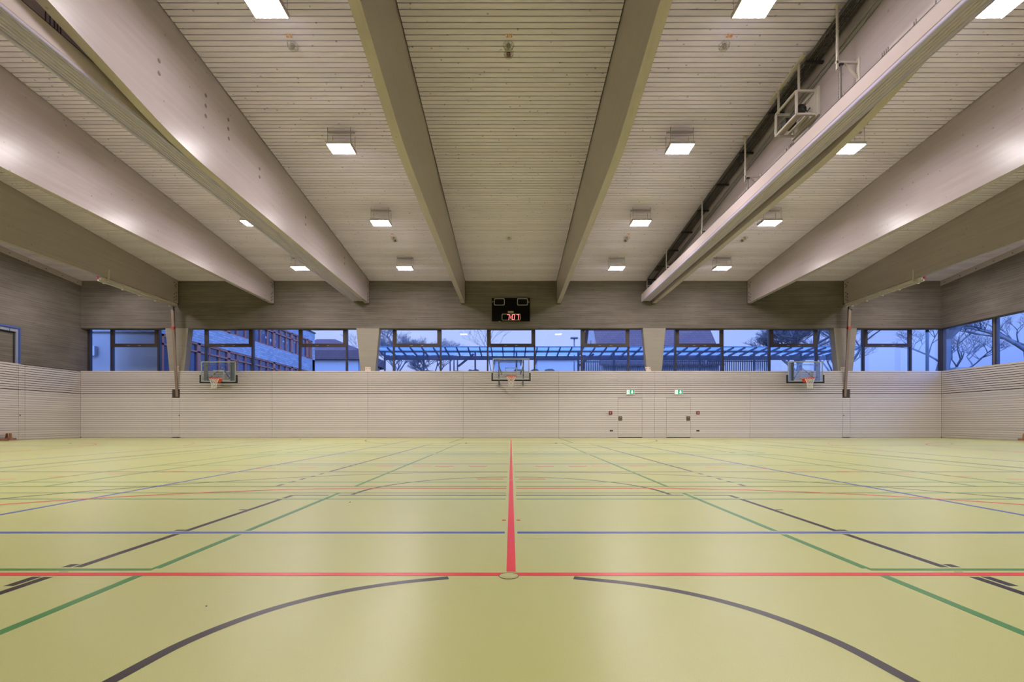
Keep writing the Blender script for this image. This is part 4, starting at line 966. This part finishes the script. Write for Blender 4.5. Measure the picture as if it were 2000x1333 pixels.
# lamp post and mast
t = thing('street_lamp', 'street lamp with flat T-shaped head outside, left of the tiled house', 'street lamp', (5.35, 41, GZ))
mb('canopy_steel').tube([(5.35, 41, GZ), (5.35, 41, 7.9)], 0.07, 8, r2=0.05).build('pole', t); mb('canopy_steel').box(5.05, 5.65, 40.8, 41.2, 7.9, 8.02).build('lamp_head', t)
t = thing('steel_mast', 'pale steel mast outside the rightmost far window', 'mast', (24.6, 28.6, GZ))
mb('pole_grey').tube([(24.6, 28.6, GZ), (24.6, 28.6, 11)], 0.085, 10).build('shaft', t); mb('dark_steel').tube([(24.6, 28.6, 6.15), (24.6, 28.6, 6.5)], 0.09, 10).build('collar', t)
t = thing('garden_wall', 'low dark wall outside the right side windows', 'wall', (30, 27, GZ)); mb('render_wall').box(27.5, 60, 29.9, 30.3, GZ, 4.22).box(27.5, 27.9, 10, 30.0, GZ, 3.9).build('masonry', t)
# bare winter trees
def tree(x, y, h, seed, label, r=0.16, lean=(0, 0), depth=6, spread=0.55, trunk=0.3, nb=3, z0=GZ):
    rnd = random.Random(seed); b = mb('bark')
    t = thing('bare_tree', label, 'tree', (x, y, z0), 'bare winter trees outside')
    tb = mb('bark')
    def grow(p, d, L_, rad, lev):
        pts = [p]; q = p; dd = d.copy(); k = 3
        for i in range(k):
            dd = (dd+Vector((rnd.uniform(-1, 1), rnd.uniform(-1, 1), rnd.uniform(-0.5, 0.9)))*0.16).normalized(); q = q+dd*L_/k; pts.append(q)
        tgt = tb if lev >= depth-0 else b
        tgt.tube(pts, rad, 6 if lev >= depth-1 else (4 if lev > 1 else 3), r2=max(rad*0.6, 0.004), cap=False)
        if lev <= 0: return
        for i in range(nb+(1 if lev < depth-1 and rnd.random() < 0.6 else 0)):
            a = rnd.uniform(0, 2*PI); side = Vector((math.cos(a), math.sin(a), rnd.uniform(-0.1, 0.5)))
            nd = (dd*(1-spread*0.55)+side*spread).normalized(); fr_ = rnd.uniform(0.45, 1.0); idx = pts[0].lerp(pts[-1], fr_) if i else pts[-1]
            if i: idx = pts[min(int(fr_*k)+1, k)]
            grow(idx, nd, L_*rnd.uniform(0.58, 0.78), rad*0.56, lev-1)
    grow(Vector((x, y, z0-0.1)), Vector((lean[0], lean[1], 1)).normalized(), h*trunk, r, depth)
    tb.build('trunk', t); b.build('branches', t)
tree(27.8, 31.5, 9.0, 5, 'big leaning bare tree, thick trunk, nearest the right corner window', r=0.42, lean=(0.22, 0), trunk=0.42, spread=0.7)
tree(34.3, 32.0, 8.6, 11, 'bare tree at the right edge of the photo, outside the side window', r=0.26, trunk=0.34, spread=0.65)
tree(33.5, 50, 10, 21, 'bare tree behind the mast outside the rightmost far window', r=0.2, trunk=0.3, spread=0.6)
tree(27.5, 39, 9.5, 8, 'bare tree seen between right pole and rightmost vent window', r=0.2, trunk=0.32, spread=0.6)
tree(21.5, 36, 8.5, 14, 'dense bare tree above the canopy near the right column', r=0.28, trunk=0.30, spread=0.72, nb=4)
tree(-9.2, 38, 8.0, 17, 'dense bare tree behind the centre-left column', r=0.14, trunk=0.3, spread=0.6, nb=4)
tree(-7.2, 44, 7.5, 23, 'bushy bare tree left behind the canopy', r=0.15, trunk=0.28, spread=0.7, nb=4)
tree(-1.2, 36, 6.0, 31, 'slender bare tree behind the window left of the scoreboard', r=0.05, trunk=0.42, spread=0.55, depth=5)
tree(-14.5, 50, 7.5, 41, 'small bare tree beside the end of the school facade', r=0.12, trunk=0.35, spread=0.5)
tree(42, 47, 11, 52, 'distant bare tree beyond the garden wall', r=0.24, trunk=0.3, spread=0.65)
# hedges
for (x0_, x1_, y_, zt_, sd, lb) in ((-12, 6, 48, 5.6, 1, 'low dark hedge behind the canopy, left'), (16, 60, 70, 6.2, 2, 'long low hedge far to the right')):
    rnd = random.Random(sd); b = mb('hedge'); x = x0_
    while x < x1_:
        hgt = zt_-GZ+rnd.uniform(-0.5, 0.5); n = 7; cx = x+0.8
        vs = [(cx+1.3*math.cos(2*PI*k/n)*f, y_+1.2*math.sin(2*PI*k/n)*f, GZ+hgt*u+rnd.uniform(-.1, .1)) for u, f in ((0, 0.9), (0.4, 1.1), (0.75, 0.9), (1, 0.35)) for k in range(n)]
        b.add(vs, [(j*n+k, j*n+(k+1) % n, (j+1)*n+(k+1) % n, (j+1)*n+k) for j in range(3) for k in range(n)]+[tuple(3*n+k for k in range(n))]); x += 1.5
    tag(b.build('hedge'), lb, 'hedge', None, 'stuff')
